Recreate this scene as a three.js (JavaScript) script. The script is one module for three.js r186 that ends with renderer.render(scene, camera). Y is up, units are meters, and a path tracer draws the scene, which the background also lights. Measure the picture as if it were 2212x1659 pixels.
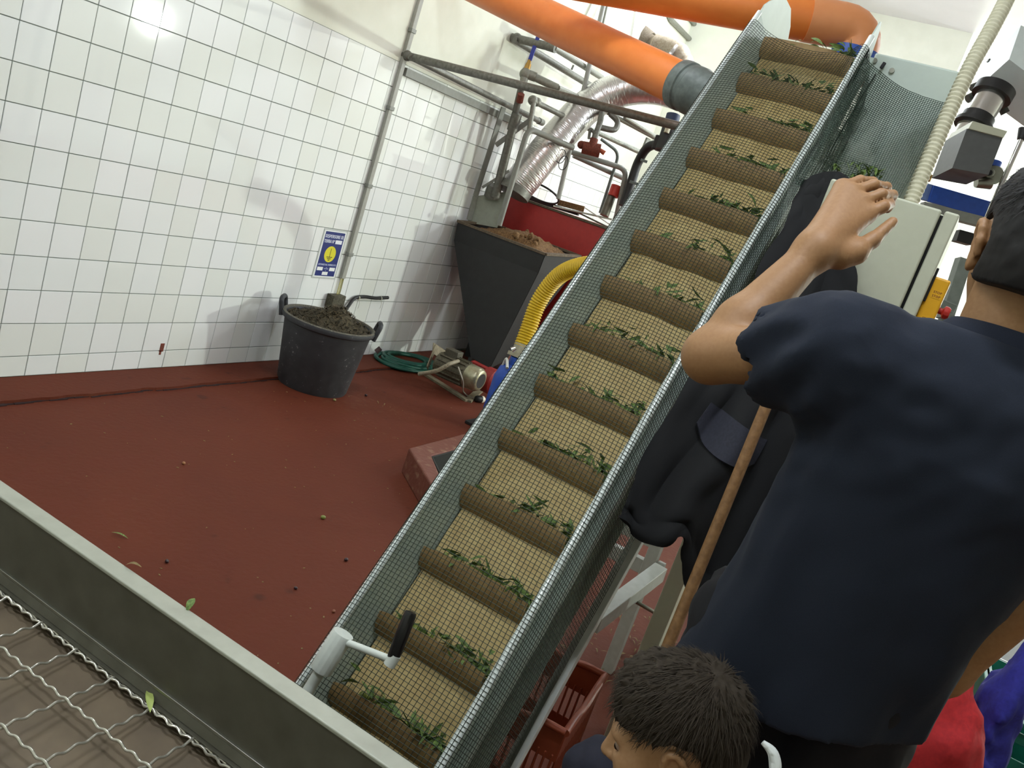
import * as THREE from 'three';
import { RoundedBoxGeometry } from 'three/addons/geometries/RoundedBoxGeometry.js';
import { mergeGeometries, toCreasedNormals } from 'three/addons/utils/BufferGeometryUtils.js';
import { RectAreaLightUniformsLib } from 'three/addons/lights/RectAreaLightUniformsLib.js';
import { createNoise3D } from 'simplex-noise';

// ---------------------------------------------------------------- camera, exposure, large lights
const scene = new THREE.Scene();
scene.background = new THREE.Color(0.75, 0.8, 0.9);
const camera = new THREE.PerspectiveCamera(47.72, 2212 / 1659, 0.05, 60);
camera.position.set(0, 1.5, 0);
camera.up.set(-0.3768, 0.9239, -0.0667);
camera.lookAt(-0.38947, 1.5 - 0.22337, -0.89354);
scene.add(camera);
const renderer = new THREE.WebGLRenderer({ antialias: true });
renderer.toneMapping = THREE.LinearToneMapping;
renderer.toneMappingExposure = 1.72;
renderer.shadowMap.enabled = true;
RectAreaLightUniformsLib.init();
const FLOOD = { x: 4.40, y: 1.95, z: -9.0, w: 0.26, h: 0.2, power: 1000 };   // work lamp on the right wall
const TUBES = [   // ceiling fluorescent fittings: x, y, z, turn about y, radiance, where it hangs
  [-1.7, 3.72, 0.3, 0, 92, 'above the receiving tank'],
  [-0.2, 3.72, -1.2, 0, 78, 'above the elevator'],
  [-1.9, 3.72, -3.2, 0, 46, 'over the rubber bucket'],
  [0.9, 3.72, -6.8, 0, 100, 'over the machines at the far end'],
  [-2.2, 3.72, -7.4, 0, 110, 'added over the red machine to brighten the back of the left wall'],  // unseen fitting, added to light the rear of the left wall
  [1.5, 3.72, -9.9, 0, 420, 'added in the far bay to brighten the back wall'],  // unseen fitting, added only to brighten the wall behind the machines
];
function areaLight(color, power, w, h, pos, target) {
  const l = new THREE.RectAreaLight(color, power, w, h);
  l.position.set(...pos); l.lookAt(...target); scene.add(l); return l;
}
areaLight(0xf6fff4, FLOOD.power, FLOOD.w, FLOOD.h, [FLOOD.x - 0.02, FLOOD.y, FLOOD.z], [0, FLOOD.y, FLOOD.z + 1.2]);

// ---------------------------------------------------------------- helpers
function rng(seed) { let a = seed >>> 0; return () => { a = (a + 0x6D2B79F5) | 0; let t = Math.imul(a ^ (a >>> 15), 1 | a); t = (t + Math.imul(t ^ (t >>> 7), 61 | t)) ^ t; return ((t ^ (t >>> 14)) >>> 0) / 4294967296; }; }
const rand = rng(12345);
const noise3 = createNoise3D(rng(77));
const v3 = (a) => (a.isVector3 ? a.clone() : new THREE.Vector3(a[0], a[1], a[2]));
const rr = (a, b, r = rand) => a + (b - a) * r();
const lerp = (a, b, t) => a + (b - a) * t;
const clamp = (x, a, b) => Math.min(b, Math.max(a, x));
const smooth = (a, b, x) => { const t = clamp((x - a) / (b - a), 0, 1); return t * t * (3 - 2 * t); };
const names = {};
function numbered(n) { names[n] = (names[n] || 0) + 1; return names[n] === 1 ? n : n + '_' + String(names[n] - 1).padStart(3, '0'); }
function tag(o, label, category, group) { o.userData.label = label; o.userData.category = category; if (group) o.userData.group = group; return o; }
function thing(name, label, category, base = [0, 0, 0], group) {
  const o = new THREE.Group(); o.name = numbered(name); o.position.set(...base); scene.add(o); tag(o, label, category, group); return o;
}
// geometry bookkeeping: all geometry is written in world coordinates and shifted to its thing's base
function clean(g) {
  const h = g.index ? g.toNonIndexed() : g.clone();
  for (const k of Object.keys(h.attributes)) if (!['position', 'normal', 'uv'].includes(k)) h.deleteAttribute(k);
  if (!h.attributes.normal) h.computeVertexNormals();
  if (!h.attributes.uv) h.setAttribute('uv', new THREE.BufferAttribute(new Float32Array(h.attributes.position.count * 2), 2));
  h.morphAttributes = {}; return h;
}
function metreUV(g) {
  const p = g.attributes.position, n = g.attributes.normal, u = g.attributes.uv;
  for (let i = 0; i < p.count; i += 3) {
    let nx = 0, ny = 0, nz = 0;
    for (let k = 0; k < 3; k++) { nx += n.getX(i + k); ny += n.getY(i + k); nz += n.getZ(i + k); }
    nx = Math.abs(nx); ny = Math.abs(ny); nz = Math.abs(nz);
    for (let k = 0; k < 3; k++) {
      const x = p.getX(i + k), y = p.getY(i + k), z = p.getZ(i + k);
      if (nx >= ny && nx >= nz) u.setXY(i + k, z, y); else if (ny >= nz) u.setXY(i + k, x, z); else u.setXY(i + k, x, y);
    }
  }
  return g;
}
function join(geos, keepUV) {
  const list = (Array.isArray(geos) ? geos : [geos]).map(clean);
  const g = list.length > 1 ? mergeGeometries(list) : list[0];
  return keepUV ? g : metreUV(g);
}
function obj(name, geos, m, parent = scene, opt = {}) {
  const g = join(geos, opt.keepUV);
  let px = 0, py = 0, pz = 0;
  for (let q = parent; q && q !== scene; q = q.parent) { px += q.position.x; py += q.position.y; pz += q.position.z; }
  if (parent === scene) {   // a thing that is one mesh sits at its own base
    g.computeBoundingBox(); const b = g.boundingBox; const c = opt.base || [(b.min.x + b.max.x) / 2, b.min.y, (b.min.z + b.max.z) / 2];
    g.translate(-c[0], -c[1], -c[2]);
    const o = new THREE.Mesh(g, m); o.position.set(...c); o.name = numbered(name); o.castShadow = o.receiveShadow = true; scene.add(o); return o;
  }
  g.translate(-px, -py, -pz);
  const o = new THREE.Mesh(g, m); o.name = name; o.castShadow = o.receiveShadow = true; parent.add(o);
  if (opt.label) o.userData.label = opt.label;
  if (opt.kind) o.userData.kind = opt.kind;
  return o;
}
function struct(name, geos, m, parent = scene, opt = {}) { const o = obj(name, geos, m, parent, { base: [0, 0, 0], ...opt }); if (parent === scene) { o.name = name; o.userData.kind = 'structure'; } return o; }
function stuff(name, geos, m, label, category, opt = {}) { const o = obj(name, geos, m, scene, opt); tag(o, label, category); o.userData.kind = 'stuff'; return o; }
// shapes
function box(x0, x1, y0, y1, z0, z1, r = 0) {
  const w = x1 - x0, h = y1 - y0, d = z1 - z0;
  const g = r > 0 ? new RoundedBoxGeometry(w, h, d, 2, Math.min(r, w / 2.01, h / 2.01, d / 2.01)) : new THREE.BoxGeometry(w, h, d);
  return g.translate((x0 + x1) / 2, (y0 + y1) / 2, (z0 + z1) / 2);
}
function frameMatrix(xd, yd, zd, p) { return new THREE.Matrix4().makeBasis(v3(xd), v3(yd), v3(zd)).setPosition(v3(p)); }
function beam(a, b, w, h, up = [0, 1, 0], r = 0.002) {   // rectangular bar from a to b, w across, h along up
  a = v3(a); b = v3(b); const z = b.clone().sub(a); const L = z.length(); z.normalize();
  let x = v3(up).cross(z); if (x.length() < 1e-4) x = new THREE.Vector3(1, 0, 0).cross(z); x.normalize(); const y = z.clone().cross(x);
  const g = r > 0 ? new RoundedBoxGeometry(w, h, L, 2, Math.min(r, w / 2.01, h / 2.01)) : new THREE.BoxGeometry(w, h, L);
  return g.applyMatrix4(frameMatrix(x, y, z, a.add(b).multiplyScalar(0.5)));
}
function cyl(a, b, ra, rb = ra, seg = 24, open = false) {
  a = v3(a); b = v3(b); const y = b.clone().sub(a); const L = y.length(); y.normalize();
  const g = new THREE.CylinderGeometry(rb, ra, L, seg, 1, open);
  return g.applyQuaternion(new THREE.Quaternion().setFromUnitVectors(new THREE.Vector3(0, 1, 0), y)).translate(...a.add(b).multiplyScalar(0.5).toArray());
}
function latheAt(profile, a, axis = [0, 1, 0], seg = 40) {  // profile [[r, y], ...] turned about axis from a
  const g = new THREE.LatheGeometry(profile.map((q) => new THREE.Vector2(q[0], q[1])), seg);
  return toCreasedNormals(g.applyQuaternion(new THREE.Quaternion().setFromUnitVectors(new THREE.Vector3(0, 1, 0), v3(axis).normalize())).translate(...a), 0.7);
}
function bentPath(pts, br) {  // straight runs with rounded bends
  pts = pts.map(v3); const out = [pts[0]];
  for (let i = 1; i < pts.length - 1; i++) {
    const p = pts[i], a = pts[i - 1].clone().sub(p), b = pts[i + 1].clone().sub(p); const r = Math.min(br, a.length() * 0.48, b.length() * 0.48);
    const A = p.clone().add(a.setLength(r)), B = p.clone().add(b.setLength(r));
    for (let k = 0; k <= 6; k++) { const t = k / 6; out.push(A.clone().multiplyScalar((1 - t) * (1 - t)).addScaledVector(p, 2 * t * (1 - t)).addScaledVector(B, t * t)); }
  }
  out.push(pts[pts.length - 1]); return out;
}
function smoothPath(pts, n) { return new THREE.CatmullRomCurve3(pts.map(v3), false, 'centripetal').getSpacedPoints(n); }
function sweep(path, radius, seg = 10, capped = true) {  // round tube along a list of points; radius may be a function of the arc length
  const n = path.length, pos = [], uv = [], idx = []; let nor = null, len = 0;
  for (let i = 0; i < n; i++) {
    const t = path[Math.min(n - 1, i + 1)].clone().sub(path[Math.max(0, i - 1)]).normalize();
    if (!nor) { nor = Math.abs(t.y) < 0.9 ? new THREE.Vector3(0, 1, 0) : new THREE.Vector3(1, 0, 0); }
    nor.addScaledVector(t, -nor.dot(t)).normalize(); const bi = t.clone().cross(nor);
    if (i) len += path[i].distanceTo(path[i - 1]);
    const r = typeof radius === 'function' ? radius(len, i / (n - 1)) : radius;
    for (let k = 0; k <= seg; k++) {
      const a = (k / seg) * Math.PI * 2, c = Math.cos(a) * r, s = Math.sin(a) * r;
      pos.push(path[i].x + nor.x * c + bi.x * s, path[i].y + nor.y * c + bi.y * s, path[i].z + nor.z * c + bi.z * s); uv.push((k / seg) * r * 6.28, len);
    }
  }
  for (let i = 0; i < n - 1; i++) for (let k = 0; k < seg; k++) { const a = i * (seg + 1) + k, b = a + seg + 1; idx.push(a, a + 1, b, b, a + 1, b + 1); }
  if (capped) for (const e of [0, n - 1]) { const c = pos.length / 3; pos.push(path[e].x, path[e].y, path[e].z); uv.push(0, 0); for (let k = 0; k < seg; k++) { const a = e * (seg + 1) + k; if (e) idx.push(c, a, a + 1); else idx.push(c, a + 1, a); } }
  const g = new THREE.BufferGeometry(); g.setAttribute('position', new THREE.Float32BufferAttribute(pos, 3)); g.setAttribute('uv', new THREE.Float32BufferAttribute(uv, 2)); g.setIndex(idx); g.computeVertexNormals();
  return capped ? toCreasedNormals(g, 1.0) : g;
}
function pipe(pts, r, br = 0.06, seg = 12) { return sweep(bentPath(pts, br), r, seg); }
function wire(pts, r, seg = 6) { return sweep(pts.map(v3), r, seg, false); }
function resample(path, step) { const c = new THREE.CatmullRomCurve3(path.map(v3), false, 'centripetal'); return c.getSpacedPoints(Math.max(4, Math.round(c.getLength() / step))); }
function ribbed(pts, r, amp, pitch, seg = 16, sharp = 1) {
  return sweep(resample(pts, pitch / 8), (l) => { const c = 0.5 + 0.5 * Math.cos((l / pitch) * 2 * Math.PI); return r - amp + amp * 2 * Math.pow(c, sharp); }, seg);
}
function extrude(outline, depth, m, bevel = 0) {   // outline [[x, y]] in a plane given by the matrix m, thickness along its z
  const s = new THREE.Shape(outline.map((q) => new THREE.Vector2(q[0], q[1])));
  return new THREE.ExtrudeGeometry(s, { depth, bevelEnabled: bevel > 0, bevelSize: bevel, bevelThickness: bevel, bevelSegments: 2, curveSegments: 12 }).applyMatrix4(m);
}
function gridSurface(nu, nv, f, thick = 0) {   // f(u, v) -> Vector3; with thickness both faces and the rim are built
  const make = (flip) => { const pos = [], uv = [], idx = [];
    for (let j = 0; j <= nv; j++) for (let i = 0; i <= nu; i++) { const p = f(i / nu, j / nv); pos.push(p.x, p.y, p.z); uv.push(i / nu, j / nv); }
    for (let j = 0; j < nv; j++) for (let i = 0; i < nu; i++) { const a = j * (nu + 1) + i, b = a + nu + 1; if (flip) idx.push(a, b, a + 1, b, b + 1, a + 1); else idx.push(a, a + 1, b, b, a + 1, b + 1); }
    const g = new THREE.BufferGeometry(); g.setAttribute('position', new THREE.Float32BufferAttribute(pos, 3)); g.setAttribute('uv', new THREE.Float32BufferAttribute(uv, 2)); g.setIndex(idx); g.computeVertexNormals(); return g; };
  const top = make(false); if (!thick) return top;
  const bot = make(true), n = top.attributes.normal, p = bot.attributes.position;
  for (let i = 0; i < p.count; i++) p.setXYZ(i, p.getX(i) - n.getX(i) * thick, p.getY(i) - n.getY(i) * thick, p.getZ(i) - n.getZ(i) * thick);
  const T = top.attributes.position, pos = [], idx = []; const rim = [];
  for (let i = 0; i < nu; i++) rim.push([i, i + 1]); for (let j = 0; j < nv; j++) rim.push([j * (nu + 1) + nu, (j + 1) * (nu + 1) + nu]);
  for (let i = nu; i > 0; i--) rim.push([nv * (nu + 1) + i, nv * (nu + 1) + i - 1]); for (let j = nv; j > 0; j--) rim.push([j * (nu + 1), (j - 1) * (nu + 1)]);
  for (const [a, b] of rim) { const o = pos.length / 3; for (const [q, k] of [[T, a], [T, b], [p, a], [p, b]]) pos.push(q.getX(k), q.getY(k), q.getZ(k)); idx.push(o, o + 2, o + 1, o + 1, o + 2, o + 3); }
  const side = new THREE.BufferGeometry(); side.setAttribute('position', new THREE.Float32BufferAttribute(pos, 3)); side.setIndex(idx); side.computeVertexNormals();
  return mergeGeometries([clean(top), clean(bot), clean(side)]);
}
// signed distance fields meshed with surface nets
function nets(f, lo, hi, cell) {
  const n = [0, 1, 2].map((k) => Math.ceil((hi[k] - lo[k]) / cell) + 1), [nx, ny, nz] = n;
  const val = new Float32Array(nx * ny * nz); let q = 0;
  for (let k = 0; k < nz; k++) for (let j = 0; j < ny; j++) for (let i = 0; i < nx; i++) val[q++] = f(lo[0] + i * cell, lo[1] + j * cell, lo[2] + k * cell);
  const id = new Int32Array(nx * ny * nz).fill(-1), pos = [], idx = []; const at = (i, j, k) => i + nx * (j + ny * k);
  const E = [[0, 1], [2, 3], [4, 5], [6, 7], [0, 2], [1, 3], [4, 6], [5, 7], [0, 4], [1, 5], [2, 6], [3, 7]];
  for (let k = 0; k < nz - 1; k++) for (let j = 0; j < ny - 1; j++) for (let i = 0; i < nx - 1; i++) {
    const c = []; let m = 0; for (let b = 0; b < 8; b++) { const v = val[at(i + (b & 1), j + ((b >> 1) & 1), k + (b >> 2))]; c.push(v); if (v < 0) m |= 1 << b; }
    if (m === 0 || m === 255) continue;
    let x = 0, y = 0, z = 0, s = 0;
    for (const [a, b] of E) if ((c[a] < 0) !== (c[b] < 0)) { const t = c[a] / (c[a] - c[b]); x += lerp(a & 1, b & 1, t); y += lerp((a >> 1) & 1, (b >> 1) & 1, t); z += lerp(a >> 2, b >> 2, t); s++; }
    id[at(i, j, k)] = pos.length / 3; pos.push(lo[0] + (i + x / s) * cell, lo[1] + (j + y / s) * cell, lo[2] + (k + z / s) * cell);
  }
  const quad = (a, b, c, d, flip) => { if (a < 0 || b < 0 || c < 0 || d < 0) return; if (flip) idx.push(a, c, b, a, d, c); else idx.push(a, b, c, a, c, d); };
  for (let k = 1; k < nz - 1; k++) for (let j = 1; j < ny - 1; j++) for (let i = 1; i < nx - 1; i++) {
    const v = val[at(i, j, k)] < 0;
    if (v !== val[at(i + 1, j, k)] < 0) quad(id[at(i, j - 1, k - 1)], id[at(i, j, k - 1)], id[at(i, j, k)], id[at(i, j - 1, k)], !v);
    if (v !== val[at(i, j + 1, k)] < 0) quad(id[at(i - 1, j, k - 1)], id[at(i - 1, j, k)], id[at(i, j, k)], id[at(i, j, k - 1)], !v);
    if (v !== val[at(i, j, k + 1)] < 0) quad(id[at(i - 1, j - 1, k)], id[at(i, j - 1, k)], id[at(i, j, k)], id[at(i - 1, j, k)], !v);
  }
  const g = new THREE.BufferGeometry(); g.setAttribute('position', new THREE.Float32BufferAttribute(pos, 3)); g.setIndex(idx); g.computeVertexNormals(); return g;
}
const smin = (a, b, k) => { const h = Math.max(k - Math.abs(a - b), 0) / k; return Math.min(a, b) - h * h * k * 0.25; };
function capsule(a, b, ra, rb) {   // tapered capsule as a function of a point
  const [ax, ay, az] = a, dx = b[0] - ax, dy = b[1] - ay, dz = b[2] - az, L2 = dx * dx + dy * dy + dz * dz;
  return (x, y, z) => { const px = x - ax, py = y - ay, pz = z - az; const t = clamp((px * dx + py * dy + pz * dz) / L2, 0, 1); return Math.hypot(px - dx * t, py - dy * t, pz - dz * t) - (ra + (rb - ra) * t); };
}
function ellipsoid(c, r) { return (x, y, z) => { const a = (x - c[0]) / r[0], b = (y - c[1]) / r[1], d = (z - c[2]) / r[2]; const k = Math.sqrt(a * a + b * b + d * d); return (k - 1) * Math.min(r[0], r[1], r[2]); }; }
function blend(list, k) { return (x, y, z) => { let d = 1e3; for (const f of list) d = smin(d, f(x, y, z), k); return d; }; }

// ---------------------------------------------------------------- materials: colour, grain and wear only
let noiseSeed = 1;
function fbm(x, y, z, oct) { let a = 0, s = 0.5, f = 1; for (let i = 0; i < oct; i++) { a += s * noise3(x * f, y * f, z * f); s *= 0.5; f *= 2; } return a; }
function periodic(n, scale, oct, seed) {  // tileable noise values on an n x n grid
  const out = new Float32Array(n * n);
  for (let j = 0; j < n; j++) for (let i = 0; i < n; i++) {
    const u = i / n, w = j / n, f = (a, b) => fbm(a * scale + seed * 13.7, b * scale - seed * 7.1, seed * 3.3, oct);
    const A = f(u, w), B = f(u - 1, w), C = f(u, w - 1), D = f(u - 1, w - 1);
    out[j * n + i] = (A * (1 - u) + B * u) * (1 - w) + (C * (1 - u) + D * u) * w;
  }
  return out;
}
function colourMap(n, size, fn, srgb = true) {
  const data = new Uint8Array(n * n * 4);
  for (let j = 0; j < n; j++) for (let i = 0; i < n; i++) { const c = fn(i, j); const o = (j * n + i) * 4; for (let k = 0; k < 3; k++) data[o + k] = clamp(Math.round(c[k] * 255), 0, 255); data[o + 3] = 255; }
  const t = new THREE.DataTexture(data, n, n, THREE.RGBAFormat); t.wrapS = t.wrapT = THREE.RepeatWrapping; t.magFilter = THREE.LinearFilter; t.minFilter = THREE.LinearMipmapLinearFilter; t.generateMipmaps = true;
  if (srgb) t.colorSpace = THREE.SRGBColorSpace; t.repeat.set(1 / size, 1 / size); t.needsUpdate = true; return t;
}
const css = (h) => [(h >> 16 & 255) / 255, (h >> 8 & 255) / 255, (h & 255) / 255];
const mix3 = (a, b, t) => [lerp(a[0], b[0], t), lerp(a[1], b[1], t), lerp(a[2], b[2], t)];
function grain(hex, hex2, size, scale, oct, contrast = 1, n = 256) {   // two tones mixed by noise
  const v = periodic(n, scale, oct, noiseSeed++), a = css(hex), b = css(hex2);
  return colourMap(n, size, (i, j) => mix3(a, b, clamp(0.5 + v[j * n + i] * contrast, 0, 1)));
}
function bumpGrain(size, scale, oct, n = 256) { const v = periodic(n, scale, oct, noiseSeed++); return colourMap(n, size, (i, j) => { const q = 0.5 + v[j * n + i] * 0.7; return [q, q, q]; }, false); }
function mat(hex, rough = 0.6, metal = 0, opt = {}) { return new THREE.MeshStandardMaterial({ color: hex, roughness: rough, metalness: metal, side: THREE.DoubleSide, ...opt }); }
function matG(hex, hex2, rough, metal, size, scale, oct, contrast, opt = {}) { return mat(0xffffff, rough, metal, { map: grain(hex, hex2, size, scale, oct, contrast), ...opt }); }
const M = {
  plaster: matG(0xe8eadc, 0xdcdece, 0.85, 0, 1.2, 6, 4, 0.6),
  ceiling: matG(0xdedde0, 0xd2d1d4, 0.35, 0, 2, 5, 3, 0.6),
  grout: matG(0x8d958c, 0x6f776c, 0.9, 0, 0.8, 9, 3, 1),
  tiles: [0xe8ebe8, 0xe5e8e2, 0xeaecea].map((h) => mat(h, 0.042)),
  galv: matG(0x80807a, 0x63635a, 0.5, 0.45, 0.25, 9, 4, 1.1),
  galvLight: matG(0x98998f, 0x7d7e74, 0.5, 0.35, 0.25, 9, 4, 1),
  greyPaint: matG(0x8b8d86, 0x7d7f77, 0.5, 0.1, 0.4, 8, 4, 0.8),
  convPaint: matG(0xbccabf, 0xacbab0, 0.38, 0.1, 0.5, 9, 4, 0.9),
  railHighlight: mat(0xe4ece6, 0.22, 0.1),  // paler than the side walls: the rail highlight is put into the colour
  washerPaint: matG(0xc4d0c6, 0xbac6bc, 0.4, 0.05, 0.5, 7, 3, 0.7),
  whitePaint: matG(0xc9cdc9, 0xb7bbb6, 0.45, 0, 0.3, 9, 4, 0.8),
  crankPaint: matG(0xd5dbd2, 0xc6ccc3, 0.4, 0, 0.2, 9, 4, 0.6),
  belt: matG(0xbaa56c, 0xa88f58, 0.6, 0, 0.35, 7, 5, 1.0),
  flight: matG(0x967c4c, 0x806540, 0.65, 0, 0.3, 8, 5, 1.0),
  net: mat(0x26352a, 0.5),
  steel: matG(0x9a9a90, 0x85857a, 0.34, 0.85, 0.5, 7, 5, 0.9),
  rim: matG(0xaaac9e, 0x989a8c, 0.45, 0.2, 0.4, 7, 5, 0.9),
  steelDark: matG(0x646256, 0x565448, 0.42, 0.4, 0.5, 7, 5, 1),
  wire: mat(0xcac7ba, 0.3, 0.7),
  chrome: mat(0xcfcfca, 0.18, 0.95),
  black: mat(0x141414, 0.55),
  blackPlastic: matG(0x35363a, 0x26272a, 0.6, 0, 0.3, 9, 5, 1.3),
  hopper: matG(0x2a2b2b, 0x232424, 0.6, 0.1, 0.6, 7, 4, 1),
  pomace: matG(0x8a6a44, 0x5c4228, 0.95, 0, 0.15, 9, 5, 1.6),
  compost: matG(0x5a4e38, 0x2e2a1c, 0.95, 0, 0.12, 10, 5, 1.8),
  redMachine: matG(0xb22d28, 0x9e2623, 0.45, 0, 0.5, 7, 4, 0.8),
  redPlastic: matG(0x9c4a2c, 0x883d24, 0.5, 0, 0.4, 7, 4, 0.8),
  orangePipe: matG(0xee8a40, 0xe47c34, 0.42, 0, 0.6, 6, 4, 0.8),
  orangeBand: mat(0xdf8048, 0.45),
  greyPvc: matG(0x6d7671, 0x565e5a, 0.5, 0, 0.3, 8, 4, 1.2),
  yellow: matG(0xd9b71f, 0xc6a316, 0.5, 0, 0.2, 8, 4, 0.8),
  blue: matG(0x1f4fb0, 0x1a4398, 0.45, 0, 0.3, 7, 4, 0.8),
  blueDark: mat(0x20304f, 0.5),
  cabinet: matG(0xc3c5b0, 0xbabca6, 0.5, 0, 0.3, 8, 4, 0.6),
  hose: mat(0xcfcbb2, 0.5),
  wood: matG(0x8f6a42, 0x75532f, 0.65, 0, 0.12, 7, 5, 1.2),
  navyCloth: matG(0x040508, 0x030406, 0.95, 0, 0.12, 14, 4, 1.2),
  greenHose: matG(0x0f5a48, 0x0b463a, 0.5, 0, 0.2, 7, 3, 0.8),
  brass: mat(0xb08a4a, 0.35, 0.8),
  rust: matG(0x8a4634, 0x5f3126, 0.75, 0.2, 0.1, 8, 4, 1.4),
  lampWhite: mat(0xeeeeee, 0.5),
  silver: new THREE.MeshStandardMaterial({ color: 0xd6d3d2, roughness: 0.3, metalness: 0.9, side: THREE.DoubleSide }),
  insulation: matG(0xb3a796, 0x93836f, 0.85, 0, 0.15, 8, 4, 1.2),
  leaf: matG(0x748c44, 0x4a602c, 0.7, 0, 0.05, 6, 3, 1.5),
  dryLeaf: matG(0x8a7a4c, 0x6a5a36, 0.8, 0, 0.05, 6, 3, 1.5),
  olive: mat(0x77803a, 0.35),
  oliveDark: mat(0x2c1418, 0.35),
};

// ---------------------------------------------------------------- the setting
const WX = -3.297, CEIL = 3.95, ENDZ = -9.0, RIGHT = 4.5, BACKZ = 2.5, FARZ = -11.2;
{ // painted concrete floor: two reds by noise, scuffs and grime spots with outlines of their own
  const n = 1024, a = periodic(n, 5, 5, 31), b = periodic(n, 26, 4, 32), c = periodic(n, 60, 3, 33);
  const A = css(0x602c19), B = css(0x572616), D = css(0x391b11), S = css(0x70503c);
  const map = colourMap(n, 4, (i, j) => { const k = j * n + i; let q = mix3(A, B, clamp(0.5 + a[k] * 1.1, 0, 1)); q = mix3(q, D, smooth(0.34, 0.6, b[k] + a[k] * 0.35) * 0.55); q = mix3(q, S, smooth(0.36, 0.55, c[k] - a[k] * 0.6) * 0.22); return q; });
  const bump = bumpGrain(0.35, 10, 4, 512);
  const fm = new THREE.MeshPhysicalMaterial({ color: 0xffffff, roughness: 0.7, metalness: 0, specularIntensity: 0.4, map, bumpMap: bump, bumpScale: 0.0012, side: THREE.DoubleSide });
  M.floor = fm;
  M.kerb = mat(0xffffff, 0.6, 0, { map: (() => { const u = periodic(256, 8, 5, 41); return colourMap(256, 0.6, (i, j) => mix3(css(0x663526), css(0x7c5c48), smooth(0.05, 0.5, u[j * 256 + i]))); })(), bumpMap: bump, bumpScale: 0.002 });
  struct('floor', box(WX - 0.2, RIGHT, -0.12, 0, FARZ, BACKZ), fm);
}
struct('ceiling', box(WX - 0.2, RIGHT + 0.2, CEIL, CEIL + 0.15, FARZ - 0.2, BACKZ + 0.2), M.ceiling);
const wallLeft = struct('wall_left', box(WX - 0.25, WX - 0.0045, 0, CEIL, FARZ, BACKZ), M.grout);
struct('plaster', box(WX - 0.004, WX - 0.0005, 1.9103, CEIL, FARZ, BACKZ), M.plaster, wallLeft);
struct('wall_back', box(WX - 0.2, RIGHT + 0.2, 0, CEIL, BACKZ, BACKZ + 0.2), M.plaster);
struct('wall_far', box(WX - 0.2, RIGHT + 0.2, 0, CEIL, FARZ - 0.2, FARZ), M.plaster);
struct('wall_end', box(WX - 0.01, -0.74, 0, CEIL, FARZ, ENDZ), M.plaster);      // the store room's block beside the far bay
struct('wall_right', box(RIGHT, RIGHT + 0.2, 0, CEIL, FARZ, BACKZ), M.plaster);
{ // work lamp whose small image shows in the glazed tiles
  const q = FLOOD, t = thing('flood_lamp', 'small bright work lamp on the right wall of the far bay', 'lamp', [RIGHT, q.y, q.z]);
  obj('housing', [box(q.x + 0.02, RIGHT, q.y - q.h / 2 - 0.03, q.y + q.h / 2 + 0.03, q.z - q.w / 2 - 0.03, q.z + q.w / 2 + 0.03, 0.01)], M.black, t);
  obj('lens', box(q.x, q.x + 0.02, q.y - q.h / 2, q.y + q.h / 2, q.z - q.w / 2, q.z + q.w / 2, 0.004), mat(0xffffff, 0.5, 0, { emissive: 0xf6fff4, emissiveIntensity: 8 }), t);
}
{ // glazed wall tiles, each a piece of its own with an eased edge; beyond the nearest 300 they are joined
  const T = 0.15, g = 0.0015, d = 0.0012;
  const tileGeo = (h0, h1) => { // front face at x = 0, edges fall back by d
    const a = [[0, h0 + g + d, g + d], [0, h1 - g - d, g + d], [0, h1 - g - d, T - g - d], [0, h0 + g + d, T - g - d]], b = [[-d * 2.5, h0 + g, g], [-d * 2.5, h1 - g, g], [-d * 2.5, h1 - g, T - g], [-d * 2.5, h0 + g, T - g]];
    const pos = [], put = (...q) => q.forEach((p) => pos.push(...p));
    put(a[0], a[1], a[2], a[0], a[2], a[3]); for (let i = 0; i < 4; i++) { const j = (i + 1) % 4; put(a[i], b[i], b[j], a[i], b[j], a[j]); }
    const q = new THREE.BufferGeometry(); q.setAttribute('position', new THREE.Float32BufferAttribute(pos, 3)); q.computeVertexNormals(); q.setAttribute('uv', new THREE.Float32BufferAttribute(new Float32Array(60), 2)); return q; };
  const full = tileGeo(0, T), base = tileGeo(0, 0.094), zRef = -2.3078 - T, rest = [[], [], []], r = rng(5);
  for (let c = -30; c < 58; c++) for (let row = -3; row < 10; row++) {
    const y = row === 9 ? 0.0163 : 1.4603 - (row + 1) * T, z = zRef - c * T, q = row === 9 ? base : full, k = Math.floor(r() * 3);
    const tilt = [rr(-0.0016, 0.0016, r), rr(-0.0022, 0.0022, r)], out = rr(-0.0006, 0.0004, r);
    if (c >= -2 && c < 21) { const t = new THREE.Mesh(q, M.tiles[k]); t.name = 'tile'; t.position.set(WX + out, y, z); t.rotation.set(0, tilt[0], tilt[1]); t.castShadow = t.receiveShadow = true; wallLeft.add(t); }
    else rest[k].push(q.clone().rotateY(tilt[0]).rotateZ(tilt[1]).translate(WX + out, y, z));
  }
  rest.forEach((l, k) => { const o = new THREE.Mesh(mergeGeometries(l), M.tiles[k]); o.name = 'tiles'; o.userData.kind = 'stuff'; o.castShadow = o.receiveShadow = true; wallLeft.add(o); });
}
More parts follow.
